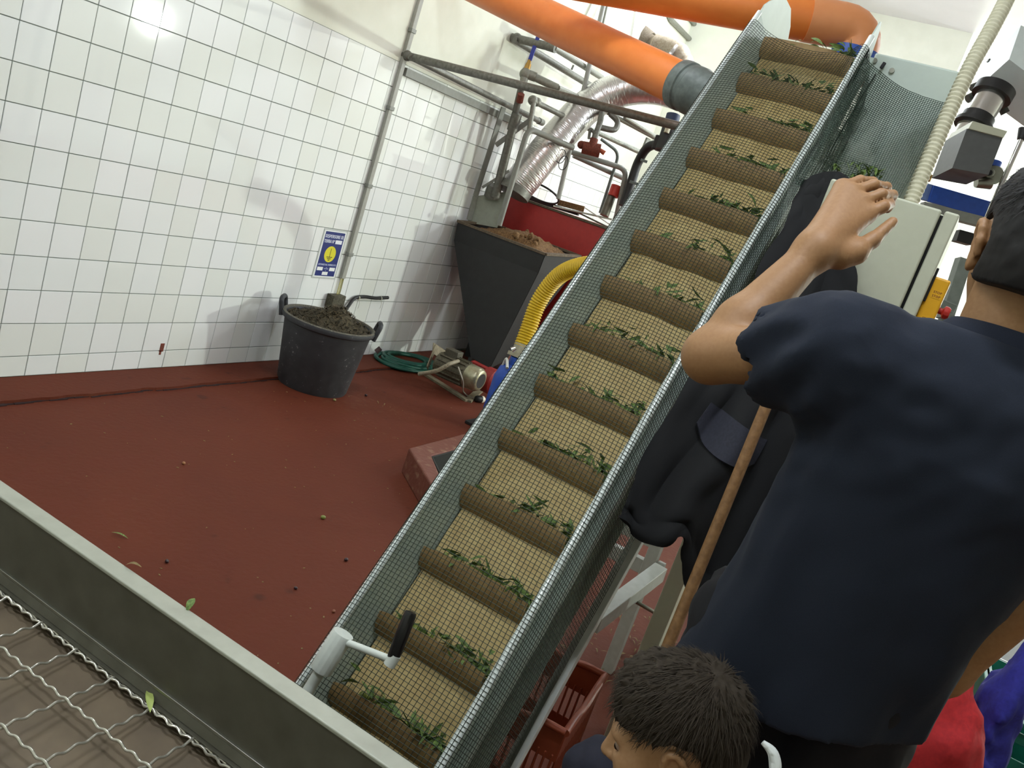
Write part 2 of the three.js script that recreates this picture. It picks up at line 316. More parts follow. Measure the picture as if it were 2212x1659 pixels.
{ // raised concrete strip along the wall foot with a ragged cracked edge
  const r = rng(9), pts = [[WX, BACKZ]], m = frameMatrix([1, 0, 0], [0, 0, 1], [0, -1, 0], [0, 0.0162, 0]);
  const edge = []; for (let z = BACKZ; z > -6.2; z -= 0.04) edge.push([-3.067 + rr(-0.004, 0.004, r) + 0.006 * noise3(z * 3, 0, 0) + (z < -3.2 ? -0.05 * smooth(-3.2, -6.2, z) * 0 : 0), z]);
  const strip = struct('trim_1', extrude([...pts, ...edge, [WX, -6.2]], 0.017, m), M.floor);
  const dirt = []; // crumbling gap filled with dark soil in front of the strip
  for (let k = 0; k < edge.length - 1; k++) { const w = 0.004 + 0.007 * Math.max(0, noise3(edge[k][1] * 2.2, 4, 0)) + 0.004 * r(); dirt.push(box(edge[k][0] - 0.004, edge[k][0] + w, -0.01, 0.0022 + 0.003 * r(), edge[k + 1][1] - 0.002, edge[k][1] + 0.002)); }
  struct('gap_dirt', dirt, mat(0x2a1512, 0.95), strip);
}
{ // kerb of the drain pit
  const out = [[-1.918, -3.494], [-1.50, -3.13], [-1.44, -3.22], [-1.655, -3.345], [-1.826, -3.53], [-1.831, -4.25], [-1.932, -4.25]];
  const m = frameMatrix([1, 0, 0], [0, 0, 1], [0, -1, 0], [0, 0.122, 0]);
  struct('trim_2', extrude(out, 0.115, m, 0.008), M.kerb);
  struct('trim_4', [beam([-1.812, 0.066, -3.53], [-1.817, 0.066, -4.24], 0.008, 0.125), beam([-1.812, 0.066, -3.53], [-1.648, 0.066, -3.363], 0.008, 0.125), beam([-1.648, 0.066, -3.363], [-1.44, 0.066, -3.242], 0.008, 0.125)], mat(0x1d1e1a, 0.8));  // dark plates added inside the kerb to stand in for the pit's darkness
  struct('trim_3', extrude([[-1.655, -3.345], [-1.3, -3.1], [-1.3, -4.2], [-1.831, -4.2], [-1.826, -3.53]], 0.012, frameMatrix([1, 0, 0], [0, 0, 1], [0, -1, 0], [0, 0.014, 0])), mat(0x23241f, 0.8));  // dark sheet on the floor in place of the pit's shaded depth
}
for (const [x, y, z, turn, power, where] of TUBES) { // fluorescent fittings, the tube glows and carries its light just below
  const t = thing('ceiling_light', 'long white fluorescent fitting ' + where, 'lamp', [x, y, z]);
  obj('housing', box(x - 0.03, x + 0.03, y + 0.02, CEIL, z - 0.65, z + 0.65, 0.01), M.lampWhite, t);
  for (const s of [-1, 1]) obj('tube', cyl([x + s * 0.035, y, z - 0.6], [x + s * 0.035, y, z + 0.6], 0.013, 0.013, 12), mat(0xffffff, 0.5, 0, { emissive: 0xf6f8f0, emissiveIntensity: 6 }), t);
  for (const s of [-1, 1]) areaLight(0xeef6ff, power, 0.07, 1.2, [x + s * 0.06, y - 0.01, z], [x + s * 3, y - 2.3, z + 0.0001]);   // a bare tube shines to both sides
}

// ---------------------------------------------------------------- the belt elevator
const CA = new THREE.Vector3(-0.5, 0.383, -1.4), CU = new THREE.Vector3(0, 0.7812, -0.6243), CN = new THREE.Vector3(0, 0.6243, 0.7812);
const C = (x, s, h) => new THREE.Vector3(x, CA.y + CU.y * s + CN.y * h, CA.z + CU.z * s + CN.z * h);   // x across, s up the slope, h off the belt line
const slab = (x0, x1, s0, s1, h0, h1, r = 0) => box(x0, x1, h0, h1, -s1, -s0, r).applyMatrix4(frameMatrix([1, 0, 0], CN, CU.clone().negate(), CA.clone().setX(0)));
const XL = -0.845, XR = -0.5, S0 = -0.52, S1 = 2.34;
const conveyor = thing('belt_elevator', 'steep belt elevator with beige cleated belt under a dark green mesh', 'conveyor', [-0.67, 0, -2.0]);
{
  const t = conveyor, beltH = -0.11;
  // belt: upper run, head drum turn and return run in one strip
  const prof = []; for (let s = S0; s <= 2.345; s += 0.02) prof.push([s, beltH]);
  for (let k = 1; k <= 12; k++) { const a = (k / 12) * Math.PI; prof.push([2.345 + Math.sin(a) * 0.085, beltH - 0.085 + Math.cos(a) * 0.085]); }
  for (let s = 2.3; s >= S0; s -= 0.1) prof.push([s, beltH - 0.17]);
  const beltX = [-0.806, -0.528];
  obj('belt', gridSurface(10, prof.length - 1, (u, v) => { const q = prof[Math.round(v * (prof.length - 1))]; const wave = q[1] === beltH ? 0.004 * noise3(q[0] * 3, u * 2, 1) : 0; return C(lerp(beltX[0], beltX[1], u), q[0], q[1] + wave); }, 0.004), M.belt, t);
  // flights: low cross walls whose ends are turned back
  for (let k = -3; k < 14; k++) {
    const tip = 0.026 + k * 0.1762, hh = 0.046 + rr(-0.003, 0.003), sag = rr(0.002, 0.010), base = tip - 0.042;
    obj('flight', gridSurface(14, 6, (u, v) => { const x = lerp(-0.816, -0.531, u), b = 1 - Math.pow(Math.abs(u * 2 - 1), 2.2), w = Math.sin(v * 1.5708); return C(x, base + 0.042 * (v * v * 0.6 + v * 0.4) + sag * b * v + 0.003 * noise3(u * 3, k, 2) * v, beltH + hh * (v * 0.45 + w * 0.55)); }, 0.006), M.flight, t);
  }
  // painted side walls with a rolled upper edge; the right one also shows its outer face with a lip
  obj('side_panel', [slab(XL - 0.004, XL, S0, S1, -0.40, 0), gridSurface(1, 1, (u, v) => C(lerp(XL, -0.811, u), lerp(S0, S1, v), lerp(0, beltH - 0.004, u)), 0.003)], M.convPaint, t);
  obj('side_panel', [slab(XR, XR + 0.004, S0, S1, -0.13, 0)], M.convPaint, t);
  obj('side_lip', [slab(XR, XR + 0.024, S0, S1, -0.075, -0.068), slab(XR + 0.02, XR + 0.024, S0, S1, -0.105, -0.075), slab(-0.527, XR, S0, S1, -0.122, -0.118)], M.convPaint, t);
  obj('rail', cyl(C(XL - 0.004, S0, 0), C(XL - 0.004, S1, 0), 0.0085, 0.0085, 16), M.railHighlight, t);
  obj('rail', cyl(C(XR + 0.003, S0, 0), C(XR + 0.003, S1, 0), 0.0095, 0.0095, 16), M.railHighlight, t);
  // head cheeks: plates with a rounded nose
  const cheek = [[2.22, 0.0], [2.36, 0.004], [2.372, 0.006], [2.42, -0.012], [2.50, -0.055], [2.575, -0.11], [2.635, -0.185], [2.655, -0.27], [2.64, -0.36], [2.22, -0.36]];
  const cheekR = [[2.16, 0.0], [2.30, 0.006], [2.41, 0.004], [2.424, -0.006], [2.425, -0.04], [2.392, -0.1], [2.33, -0.115], [2.16, -0.12]];
  for (const [x, o] of [[XL - 0.004, cheek], [XR, cheekR]]) obj('head_cheek', [extrude(o, 0.004, frameMatrix(CU, CN, [1, 0, 0], C(x, 0, 0))), cyl(C(x - 0.006, 2.34, -0.07), C(x + 0.010, 2.34, -0.07), 0.012, 0.012, 6)], M.washerPaint, t);
  obj('head_drum', cyl(C(-0.82, 2.345, -0.195), C(-0.52, 2.345, -0.195), 0.08, 0.08, 28), M.steelDark, t);
  obj('bottom_tray', slab(XL, XR, S0, S1, -0.374, -0.37), M.convPaint, t);
  // lower rail of white angle and the stand
  obj('lower_rail', [beam(C(-0.462, -0.3, -0.405), C(-0.462, 1.2, -0.405), 0.034, 0.03, CN), beam(C(-0.865, -0.3, -0.40), C(-0.865, 1.2, -0.40), 0.035, 0.035, CN)], M.whitePaint, t);
  obj('leg', beam([-0.525, 0, -2.8], [-0.525, 0.95, -2.8], 0.045, 0.04), M.whitePaint, t);
  obj('leg', beam([-0.86, 0, -2.8], [-0.86, 0.95, -2.8], 0.045, 0.04), M.whitePaint, t);
  obj('leg', beam([-0.49, 0, -1.62], [-0.49, 0.22, -1.62], 0.04, 0.04), M.whitePaint, t);
  obj('brace', beam([-0.46, 0.469, -2.653], [-0.503, 0.415, -2.218], 0.045, 0.05), M.whitePaint, t);
  obj('cross_bar', beam([-0.9, 0.505, -2.8], [-0.53, 0.505, -2.8], 0.03, 0.05), M.whitePaint, t);
  obj('cross_bar', beam([-0.9, 0.405, -2.8], [-0.53, 0.405, -2.8], 0.03, 0.05), M.whitePaint, t);
  obj('clamp_bolt', cyl([-0.50, 0.43, -2.8], [-0.475, 0.43, -2.8], 0.02, 0.02, 6), M.whitePaint, t);
  obj('tie_rod', cyl([-0.551, 0.398, -2.529], [-0.376, 0.438, -2.425], 0.006, 0.006, 10), M.steel, t);
  // crank that sets the belt tension
  const hub = [[-0.788, 0.457, -1.354], [-0.777, 0.542, -1.38]], kn = [-0.648, 0.559, -1.363], grip = [-0.656, 0.651, -1.393], ax = v3(hub[1]).sub(v3(hub[0])).normalize();
  const crank = obj('crank', [latheAt([[0, 0], [0.023, 0], [0.0235, 0.003], [0.0235, 0.083], [0.022, 0.087], [0, 0.087]], hub[0], ax.toArray()), cyl(v3(hub[0]).addScaledVector(ax, -0.12), v3(hub[0]).addScaledVector(ax, 0.01), 0.012, 0.012, 16)], M.crankPaint, t);
  obj('crank_arm', [cyl(v3(hub[1]).addScaledVector(ax, -0.018), kn, 0.0075, 0.0075, 16), cyl(v3(kn).addScaledVector(ax, -0.012), v3(kn).addScaledVector(ax, 0.012), 0.012, 0.012, 20)], M.crankPaint, crank);
  const ga = v3(grip).sub(v3(kn)).normalize();
  obj('grip', latheAt([[0, 0.004], [0.0115, 0.004], [0.0125, 0.01], [0.0135, 0.05], [0.0128, 0.092], [0.0115, 0.097], [0.006, 0.0985], [0, 0.0985]], kn, ga.toArray()), mat(0x141313, 0.35), crank);
  // safety mesh: crossing plastic strands laid over the trough and down both sides
  const geos = [];
  const P = (x, h) => [x, h];
  const sec = (s) => { const low = clamp((1.35 - s) / 1.2, 0, 1), fl = 0.012 * noise3(s * 1.7, 3, 9), dip = 0.075 * smooth(1.95, 2.28, s); return [
    P(-0.868 - 0.01 * low, -0.20), P(-0.866, -0.10), P(-0.863, -0.03), P(-0.857, 0.008), P(-0.842, 0.0155), P(-0.80, 0.026 - dip * 0.55), P(-0.74, 0.034 - dip), P(-0.67, 0.036 - dip * 1.15), P(-0.60, 0.032 - dip), P(-0.54, 0.022 - dip * 0.55), P(-0.505, 0.0145), P(-0.490, 0.010), P(-0.4825, -0.004), P(-0.479, -0.03), P(-0.470, -0.07), P(-0.4655, -0.11), P(-0.462 + fl * low, -0.17), P(-0.455 + fl, lerp(-0.20, -0.27, low)), P(-0.452 - fl * 0.5, lerp(-0.22, -0.372, low)) ]; };
  const cross = (s) => { const c = new THREE.CatmullRomCurve3(sec(s).map(([x, h]) => C(x, s, h)), false, 'centripetal'); return c.getSpacedPoints(56); };
  const rowsN = Math.round((2.285 + 0.42) / 0.0098), rows = []; for (let k = 0; k <= rowsN; k++) { const s = -0.42 + (2.285 + 0.42) * k / rowsN; rows.push(cross(s + 0.0009 * noise3(s * 40, 0, 0))); }
  for (const q of rows) geos.push(sweep(q, 0.00085, 3, false));
  const cols = 84; for (let c = 0; c <= cols; c++) { const f = c / cols * 56, i = Math.min(55, Math.floor(f)), a = f - i; const line = []; for (let k = 0; k <= rowsN; k += 6) line.push(rows[k][i].clone().lerp(rows[k][i + 1], a)); geos.push(sweep(line, 0.00085, 3, false)); }
  obj('safety_mesh', geos, M.net, t, { kind: 'stuff' });
}
function leafGeo(L, W, curl) { // slim pointed leaf, folded along its rib and curled along its length
  return gridSurface(2, 6, (u, v) => { const w = W * Math.sin(Math.PI * clamp(v, 0.02, 0.985)) ** 0.8 * 0.5; return new THREE.Vector3((u * 2 - 1) * w, curl * Math.sin(v * Math.PI) * L * 0.25 + Math.abs(u * 2 - 1) * w * 0.25, (v - 0.5) * L); });
}
{ // olives and leaves riding on the flights
  const r = rng(21), green = [], fruit = [];
  for (let k = -3; k < 14; k++) {
    const s = 0.004 + k * 0.1762, n = k > 11 ? 100 : 88, mid = rr(-0.66, -0.585, r);
    for (let i = 0; i < n; i++) {
      const x = clamp(mid + (r() + r() + r() - 1.5) * 0.16, -0.79, -0.545), g = leafGeo(rr(0.026, 0.06, r), rr(0.007, 0.014, r), rr(-0.5, 0.9, r));
      g.rotateZ(rr(-3, 3, r)).rotateX(rr(-0.7, 0.7, r)).rotateY(r() * 6.28);
      const h = r() * r() * 0.05, p = C(x, s + 0.016 + h * 0.5 + Math.abs(rr(-0.5, 0.5, r) * r()) * 0.09, -0.098 + h);
      green.push(g.translate(p.x, p.y, p.z));
    }
    for (let i = 0; i < 9; i++) { const p = C(rr(-0.78, -0.55, r), s + 0.02 + r() * 0.015, -0.096 + r() * 0.02); fruit.push(new THREE.SphereGeometry(rr(0.006, 0.009, r), 10, 8).scale(1, 1.3, 1).rotateX(r() * 3).translate(p.x, p.y, p.z)); }
  }
  stuff('olive_leaves', green, M.leaf, 'loose green olive leaves and twigs carried on the flights of the belt elevator', 'leaves');
  stuff('olives', fruit, M.olive, 'small green olives lying in the pockets of the belt elevator', 'olives');
}

// ---------------------------------------------------------------- the receiving tank in front
{
  const gy = 0.55, t = thing('receiving_tank', 'stainless receiving tank with a woven wire grid in the foreground', 'tank', [-1.2, 0, -0.5]);
  const x0 = -2.35, x1 = -0.26, zr = -1.0, tilt = 0.0;
  obj('rim', [box(x0, x1, 0.694, 0.702, -0.981, -0.946, 0.003)], M.rim, t);
  obj('wall', [box(x0, x1, 0.0, 0.696, -0.979, -0.975), box(x0, x1, 0.575, 0.7, -0.953, -0.949)], M.steelDark, t);
  obj('lip', [box(x0, x1, 0.571, 0.5765, -0.953, -0.9445, 0.001)], M.steel, t);
  obj('ledge', [gridSurface(1, 1, (u, v) => new THREE.Vector3(lerp(x0, x1, u), lerp(0.571, 0.556, v), lerp(-0.9475, -0.941, v)), 0.002), box(x0, x1, 0.5535, 0.556, -0.9555, -0.932)], M.steelDark, t);
  obj('side_wall', [box(x1 - 0.02, x1, 0, 0.66, zr, -0.05), box(x0, x0 + 0.02, 0, 0.66, zr, 0.3), box(x0, x1, 0, 0.66, 0.28, 0.3)], M.steelDark, t);
  obj('chute_plate', [gridSurface(1, 1, (u, v) => new THREE.Vector3(lerp(x0, x1, u), lerp(0.535, 0.34, v), lerp(-0.945, 0.28, v)), 0.003)], matG(0x6e604c, 0x5a4e3e, 0.6, 0.15, 0.7, 7, 5, 1.2), t);
  // crimped wires, each a part: along x and along z, waving over and under
  const nodeX = [-0.904, 0.55, -0.847], px = 0.0915, pz = 0.0985, zb = [-1.002, 0.55, -0.946];
  const crimp = px / 6, amp = 0.0026, rad = 0.0024;
  const xs = []; for (let k = -16; k <= 6; k++) { const x = nodeX[0] + k * px; if (x > x0 + 0.03 && x < x1 - 0.03) xs.push(x); }
  const zs = []; for (let k = 0; k < 11; k++) { const z = nodeX[2] - pz + k * pz; if (z < 0.26) zs.push(k ? z : -0.934); }
  zs.forEach((z, k) => { const pts = []; for (let x = x0 + 0.02; x <= x1 - 0.02; x += crimp / 4) pts.push(new THREE.Vector3(x, gy + amp * Math.cos((x - nodeX[0]) / crimp * Math.PI), z)); obj('wire', sweep(pts, rad, 6, false), M.wire, t); });
  xs.forEach((x, k) => { const pts = []; for (let z = -0.942; z <= 0.25; z += crimp / 4) pts.push(new THREE.Vector3(x, gy - amp * Math.cos((z - zs[1]) / (pz / 6) * Math.PI) + 0.001, z)); obj('wire', sweep(pts, rad, 6, false), M.wire, t); });
  obj('edge_wire', sweep(Array.from({ length: 420 }, (_, i) => new THREE.Vector3(lerp(x0 + 0.02, x1 - 0.02, i / 419), gy + 0.002 + 0.0022 * Math.sin(i * 1.1), zs[0] + 0.006 + 0.0018 * Math.cos(i * 1.1))), 0.0022, 6, false), M.wire, t);
  const put = (L, W, curl, p, rot, m, name, label, cat) => tag(obj(name, leafGeo(L, W, curl).rotateX(rot[0]).rotateY(rot[1]).rotateZ(rot[2] || 0).translate(p[0], p[1], p[2]), m), label, cat);
  put(0.05, 0.0125, 0.35, [-0.824, 0.558, -0.933], [0.1, 0.976], mat(0xa2b060, 0.6), 'olive_leaf', 'pale green olive leaf lying across the wire grid', 'leaf');
  put(0.045, 0.010, 0.3, [-1.111, 0.55, -0.959], [0.2, 1.0], M.leaf, 'olive_leaf', 'dull green olive leaf on the tank ledge', 'leaf');
  put(0.03, 0.008, 0.8, [-0.972, 0.706, -0.984], [0.3, -1.2], M.dryLeaf, 'olive_leaf', 'curled yellow dry leaf on the tank rim', 'leaf');
  put(0.026, 0.012, 0.9, [-0.837, 0.706, -0.986], [0.5, 0.4], M.leaf, 'olive_leaf', 'small upright green leaf scrap on the tank rim', 'leaf');
  put(0.09, 0.02, 0.5, [-0.948, 0.45, -0.793], [0.4, 0.2], M.leaf, 'olive_leaf', 'dark green leaf under the wire grid at the left edge', 'leaf');
}

// ---------------------------------------------------------------- things on and beside the left wall
{ // black builder's bucket
  const base = [-2.955, 0, -4.01], K = 1.2, t = thing('rubber_bucket', 'black rubber bucket heaped with dark olive leaf waste', 'bucket', base);
  obj('body', latheAt([[0, 0.012], [0.155, 0.012], [0.16, 0.002], [0.166, 0.0], [0.17, 0.008], [0.208, 0.305], [0.222, 0.312], [0.226, 0.326], [0.222, 0.336], [0.213, 0.338], [0.206, 0.330], [0.2, 0.30], [0.16, 0.016], [0, 0.016]].map(([a, b]) => [a * K, b * K]), base, [0, 1, 0], 64), mat(0xffffff, 0.62, 0, { map: (() => { const n = 512, a = periodic(n, 5, 5, 51), b = periodic(n, 24, 4, 52); return colourMap(n, 0.5, (i, j) => { const k = j * n + i; return mix3(mix3(css(0x2b2c2f), css(0x3a3b3e), clamp(0.5 + a[k], 0, 1)), css(0x8c8c8a), smooth(0.35, 0.55, b[k] * 0.8 + a[k] * 0.7) * 0.8); }); })() }), t);
  obj('rim_dust', latheAt([[0.2235, 0.335], [0.2185, 0.3385], [0.2125, 0.3385], [0.2065, 0.332], [0.203, 0.315]].map(([a, b]) => [a * K, b * K]), base, [0, 1, 0], 64), matG(0x6e6a5c, 0x4a473e, 0.85, 0, 0.12, 9, 4, 1.6), t);
  for (const a of [2.62, -0.72]) { const d = [Math.cos(a), Math.sin(a)], at = (r, w, y) => [base[0] + d[0] * r - d[1] * w, y, base[2] + d[1] * r + d[0] * w]; obj('handle', [pipe([at(0.262, -0.055, 0.36), at(0.285, -0.05, 0.455), at(0.285, 0.05, 0.455), at(0.262, 0.055, 0.36)], 0.014, 0.03, 10)], M.blackPlastic, t); }
  const r = rng(61), bits = [], heap = (x, z) => 0.385 + 0.105 * Math.exp(-((x - 0.02) ** 2 + (z + 0.02) ** 2) / 0.014) + 0.012 * noise3(x * 14, z * 14, 3);
  bits.push(gridSurface(30, 30, (u, v) => { const a = v * Math.PI * 2, q = u * 0.242; return new THREE.Vector3(base[0] + Math.cos(a) * q, heap(Math.cos(a) * q, Math.sin(a) * q), base[2] + Math.sin(a) * q); }));
  for (let i = 0; i < 760; i++) { const a = r() * 6.28, q = Math.sqrt(r()) * 0.235, x = Math.cos(a) * q, z = Math.sin(a) * q; bits.push(leafGeo(rr(0.02, 0.05, r), rr(0.004, 0.011, r), rr(-0.6, 0.8, r)).rotateX(rr(-0.8, 0.8, r)).rotateY(r() * 6.28).translate(base[0] + x, heap(x, z) + 0.006, base[2] + z)); }
  stuff('leaf_waste', bits, M.compost, 'heap of dark chopped leaf waste filling the rubber bucket', 'compost');
}
{ // earthing sign: a printed plastic plate
  const cv = document.createElement('canvas'); cv.width = 400; cv.height = 600; const c = cv.getContext('2d');
  c.fillStyle = '#e9ece8'; c.fillRect(0, 0, 400, 600); c.fillStyle = '#14286e'; c.fillRect(18, 14, 364, 572);
  c.fillStyle = '#e4e8ee'; c.textAlign = 'left'; c.font = 'bold 58px sans-serif';
  c.save(); c.translate(30, 92); c.scale(340 / c.measureText('DISPERSORE DI').width, 1); c.fillText('DISPERSORE DI', 0, 0); c.restore();
  c.save(); c.translate(30, 156); c.scale(200 / c.measureText('TERRA N°').width, 1); c.fillText('TERRA N°', 0, 0); c.restore();
  c.fillRect(240, 112, 122, 50);
  c.fillStyle = '#d8cf2a'; c.beginPath(); c.arc(200, 300, 104, 0, 7); c.fill();
  c.strokeStyle = '#2c2a10'; c.lineWidth = 9; c.beginPath(); c.moveTo(200, 225); c.lineTo(200, 335); c.moveTo(146, 338); c.lineTo(254, 338); c.moveTo(164, 358); c.lineTo(236, 358); c.moveTo(182, 377); c.lineTo(218, 377); c.stroke();
  c.fillStyle = '#cfd6e6'; c.font = 'bold 30px sans-serif'; c.save(); c.translate(36, 448); c.scale(330 / c.measureText('DISTANZE DAL FABBRICATO').width, 1); c.fillText('DISTANZE DAL FABBRICATO', 0, 0); c.restore();
  c.font = 'bold 17px sans-serif'; c.textAlign = 'center'; c.fillText('m', 200, 478); c.fillText('DISTANZA', 200, 496); c.fillText('m', 200, 522);
  c.fillStyle = '#e9ece8'; c.fillRect(34, 470, 104, 46); c.fillRect(262, 470, 104, 46); c.fillRect(146, 530, 104, 42);
  const tex = new THREE.CanvasTexture(cv); tex.colorSpace = THREE.SRGBColorSpace;
  const t = thing('earth_sign', 'blue and white earthing sign with yellow roundel on the tiles', 'sign', [WX + 0.003, 0.7, -4.292]);
  obj('plate', box(WX - 0.001, WX + 0.003, 0.548, 0.858, -4.403, -4.181, 0.001), M.whitePaint, t);
  const g = new THREE.PlaneGeometry(0.205, 0.292).rotateY(Math.PI / 2).translate(WX + 0.0036, 0.703, -4.292);
  obj('print', g, mat(0xffffff, 0.35, 0, { map: tex }), t, { keepUV: true });
}
{ // grey cable duct down the wall with earth wires below it
  const t = thing('cable_duct', 'grey plastic cable duct running down the tiled wall', 'conduit', [WX + 0.02, 0.55, -4.45]);
  obj('duct', [box(WX, WX + 0.024, 0.56, CEIL, -4.482, -4.445, 0.003)], matG(0xa3a39a, 0x97978d, 0.5, 0, 0.3, 8, 3, 0.8), t);
  for (const y of [0.72, 1.16, 1.64, 2.1]) obj('clip', box(WX, WX + 0.03, y - 0.012, y + 0.012, -4.488, -4.439, 0.003), M.greyPaint, t);
  for (const [dz, hx] of [[0, 0xc9bf6a], [0.012, 0xbdb866], [0.022, 0x8d8a4a]]) obj('earth_wire', wire(smoothPath([[WX + 0.012, 0.58, -4.455 - dz], [WX + 0.014, 0.48, -4.452 - dz * 1.2], [WX + 0.016, 0.40, -4.449 - dz], [WX + 0.013, 0.27, -4.452 - dz]], 16), 0.0032), mat(hx, 0.5), t);
}
{
  const t = thing('junction_box', 'dirty open grey junction box under the cable duct', 'box', [WX + 0.03, 0.38, -4.44]);
  obj('housing', [box(WX, WX + 0.055, 0.372, 0.455, -4.50, -4.375, 0.004)], matG(0x5d5a48, 0x3a3628, 0.8, 0, 0.12, 8, 4, 1.6), t);
  obj('gland', [cyl([WX + 0.03, 0.372, -4.42], [WX + 0.03, 0.335, -4.42], 0.012, 0.014, 14), cyl([WX + 0.03, 0.372, -4.46], [WX + 0.03, 0.335, -4.46], 0.012, 0.014, 14)], M.whitePaint, t);
  const k = thing('cable_stub', 'black cable bent across the tiles beside the junction box', 'cable', [WX + 0.02, 0.3, -4.6]);
  obj('cable', wire(smoothPath([[-3.27, 0.289, -4.532], [-3.275, 0.377, -4.592], [-3.28, 0.43, -4.639], [-3.283, 0.444, -4.738], [-3.283, 0.438, -4.882], [-3.27, 0.449, -5.002]], 28), 0.0115, 10), M.black, k);
  for (const q of [[-3.28, 0.437, -4.681], [-3.28, 0.44, -4.931]]) obj('cable_tie', [cyl([q[0], q[1], q[2] - 0.004], [q[0], q[1], q[2] + 0.004], 0.0135, 0.0135, 14), wire(smoothPath([q, [q[0] + 0.02, q[1] - 0.03, q[2]], [q[0] + 0.012, q[1] - 0.07, q[2] - 0.01]], 8), 0.0012)], mat(0xb9b9a6, 0.6), k);
}
{ // pump and motor lying on the floor
  const ax = v3([-2.714, 0, -5.417]).setY(0.1), t = thing('pump_motor', 'old grey electric motor on an angle frame coupled to a red pump', 'motor', [-2.62, 0, -5.15]);
  const E = v3([-2.456, 0.173, -5.033]), W = v3([-2.699, 0.168, -5.049]), d = E.clone().sub(W).normalize();
  obj('motor_body', [cyl(W.clone().addScaledVector(d, -0.06), E.clone().addScaledVector(d, -0.05), 0.078, 0.078, 28), ...Array.from({ length: 14 }, (_, i) => { const a = i / 14 * 6.28, u = new THREE.Vector3(0, 1, 0).cross(d).normalize(), w = d.clone().cross(u), o = u.multiplyScalar(Math.cos(a) * 0.082).add(w.multiplyScalar(Math.sin(a) * 0.082)); return beam(W.clone().add(o).addScaledVector(d, -0.04), E.clone().add(o).addScaledVector(d, -0.07), 0.005, 0.016, o, 0); })], matG(0x6a6450, 0x4a4536, 0.6, 0.2, 0.15, 8, 4, 1.4), t);
  obj('fan_cover', latheAt([[0, 0.04], [0.03, 0.04], [0.034, 0.046], [0.06, 0.046], [0.07, 0.04], [0.082, 0.02], [0.084, -0.055], [0, -0.055]], E.toArray(), d.toArray()), matG(0xa9a48a, 0x8c886c, 0.32, 0.6, 0.2, 7, 3, 1), t);
  obj('fan_grille', latheAt([[0, 0.0465], [0.05, 0.0465], [0.05, 0.042], [0, 0.042]], E.toArray(), d.toArray()), M.black, t);
  obj('terminal_box', box(W.x - 0.03, W.x + 0.07, W.y + 0.06, W.y + 0.12, W.z - 0.05, W.z + 0.03, 0.006), matG(0x5a5546, 0x3d392d, 0.7, 0.1, 0.1, 8, 3, 1.2), t);
  const fr = matG(0x8b8169, 0x6e654f, 0.7, 0.2, 0.2, 8, 4, 1.2);
  obj('angle_frame', [beam([-2.866, 0.23, -5.092], [-2.73, 0.123, -5.348], 0.09, 0.008, [0.6, 0.7, 0.3]), beam([-2.855, 0.247, -5.101], [-2.784, 0.122, -4.955], 0.035, 0.008, [1, 0, 0]), beam([-2.942, 0, -5.211], [-2.467, 0, -5.05], 0.05, 0.03), beam([-2.467, 0, -5.05], [-2.678, 0, -5.722], 0.05, 0.03)], fr, t);
  const red = matG(0x9c2c28, 0x7e2320, 0.5, 0.05, 0.2, 7, 3, 1);
  const pc = v3([-2.454, 0.146, -5.251]);
  obj('pump_casing', [latheAt([[0, -0.06], [0.05, -0.06], [0.09, -0.03], [0.09, 0.04], [0.06, 0.07], [0, 0.07]], pc.toArray(), d.toArray(), 32), beam([-2.646, 0.201, -5.293], [-2.473, 0.189, -5.309], 0.06, 0.03)], red, t);
  obj('motor_cable', [ribbed([[-2.748, 0.102, -4.809], [-2.628, 0.176, -4.813], [-2.579, 0.236, -4.849], [-2.596, 0.245, -4.99]], 0.013, 0.0012, 0.008, 10)], matG(0x9a9078, 0x857b64, 0.6, 0, 0.1, 6, 3, 1), t);
  obj('plug_lead', wire(smoothPath([[-2.513, 0.242, -4.857], [-2.416, 0.2, -4.777], [-2.548, 0.02, -5.135], [-2.51, 0.012, -5.134], [-2.457, 0.02, -5.137]], 24), 0.0045), mat(0xa8a294, 0.5), t);
  const p0 = [-2.452, 0.024, -5.118], p1 = [-2.406, 0.024, -5.217], pd = v3(p1).sub(v3(p0)).normalize().toArray();
  const plug = thing('cable_connector', 'black and white cable connector lying on the red floor', 'plug', [p0[0], 0, p0[2]]);
  obj('socket', latheAt([[0, 0], [0.012, 0], [0.02, 0.006], [0.024, 0.02], [0.023, 0.05], [0, 0.05]], p0, pd), M.black, plug);
  obj('cap', latheAt([[0, 0.05], [0.0235, 0.05], [0.023, 0.066], [0.014, 0.078], [0.005, 0.08], [0, 0.08]], p0, pd), mat(0xe0d8c4, 0.5), plug);
  obj('lead', wire(smoothPath([v3(p0).addScaledVector(v3(pd), 0.078), [-2.416, 0.006, -5.329], [-2.384, 0.006, -5.44]], 8), 0.003), mat(0xb8aa60, 0.5), plug);
}
{ // coil of green hose
  const c = v3([-3.129, 0.03, -5.256]), r = rng(71), t = thing('garden_hose', 'coil of dark green hose on the floor by the wall', 'hose', [c.x, 0, c.z]);
  const pts = []; for (let i = 0; i < 7 * 40; i++) { const a = i / 40 * 6.283, R = 0.155 + 0.03 * Math.sin(i * 0.021) + 0.014 * noise3(i * 0.02, 0, 0); pts.push(new THREE.Vector3(c.x + Math.cos(a) * R * 0.95 + 0.02 * Math.sin(i * 0.05), 0.014 + 0.05 * (i / 280) * (0.6 + 0.4 * Math.sin(a * 1.0)), c.z + Math.sin(a) * R * 1.65)); }
  obj('hose', sweep(pts, 0.0115, 8), M.greenHose, t);
  obj('end_fitting', cyl([-3.184, 0.085, -4.917], [-3.167, 0.118, -4.933], 0.018, 0.018, 14), matG(0x5a4a48, 0x40312f, 0.6, 0.1, 0.1, 6, 3, 1), t);
}
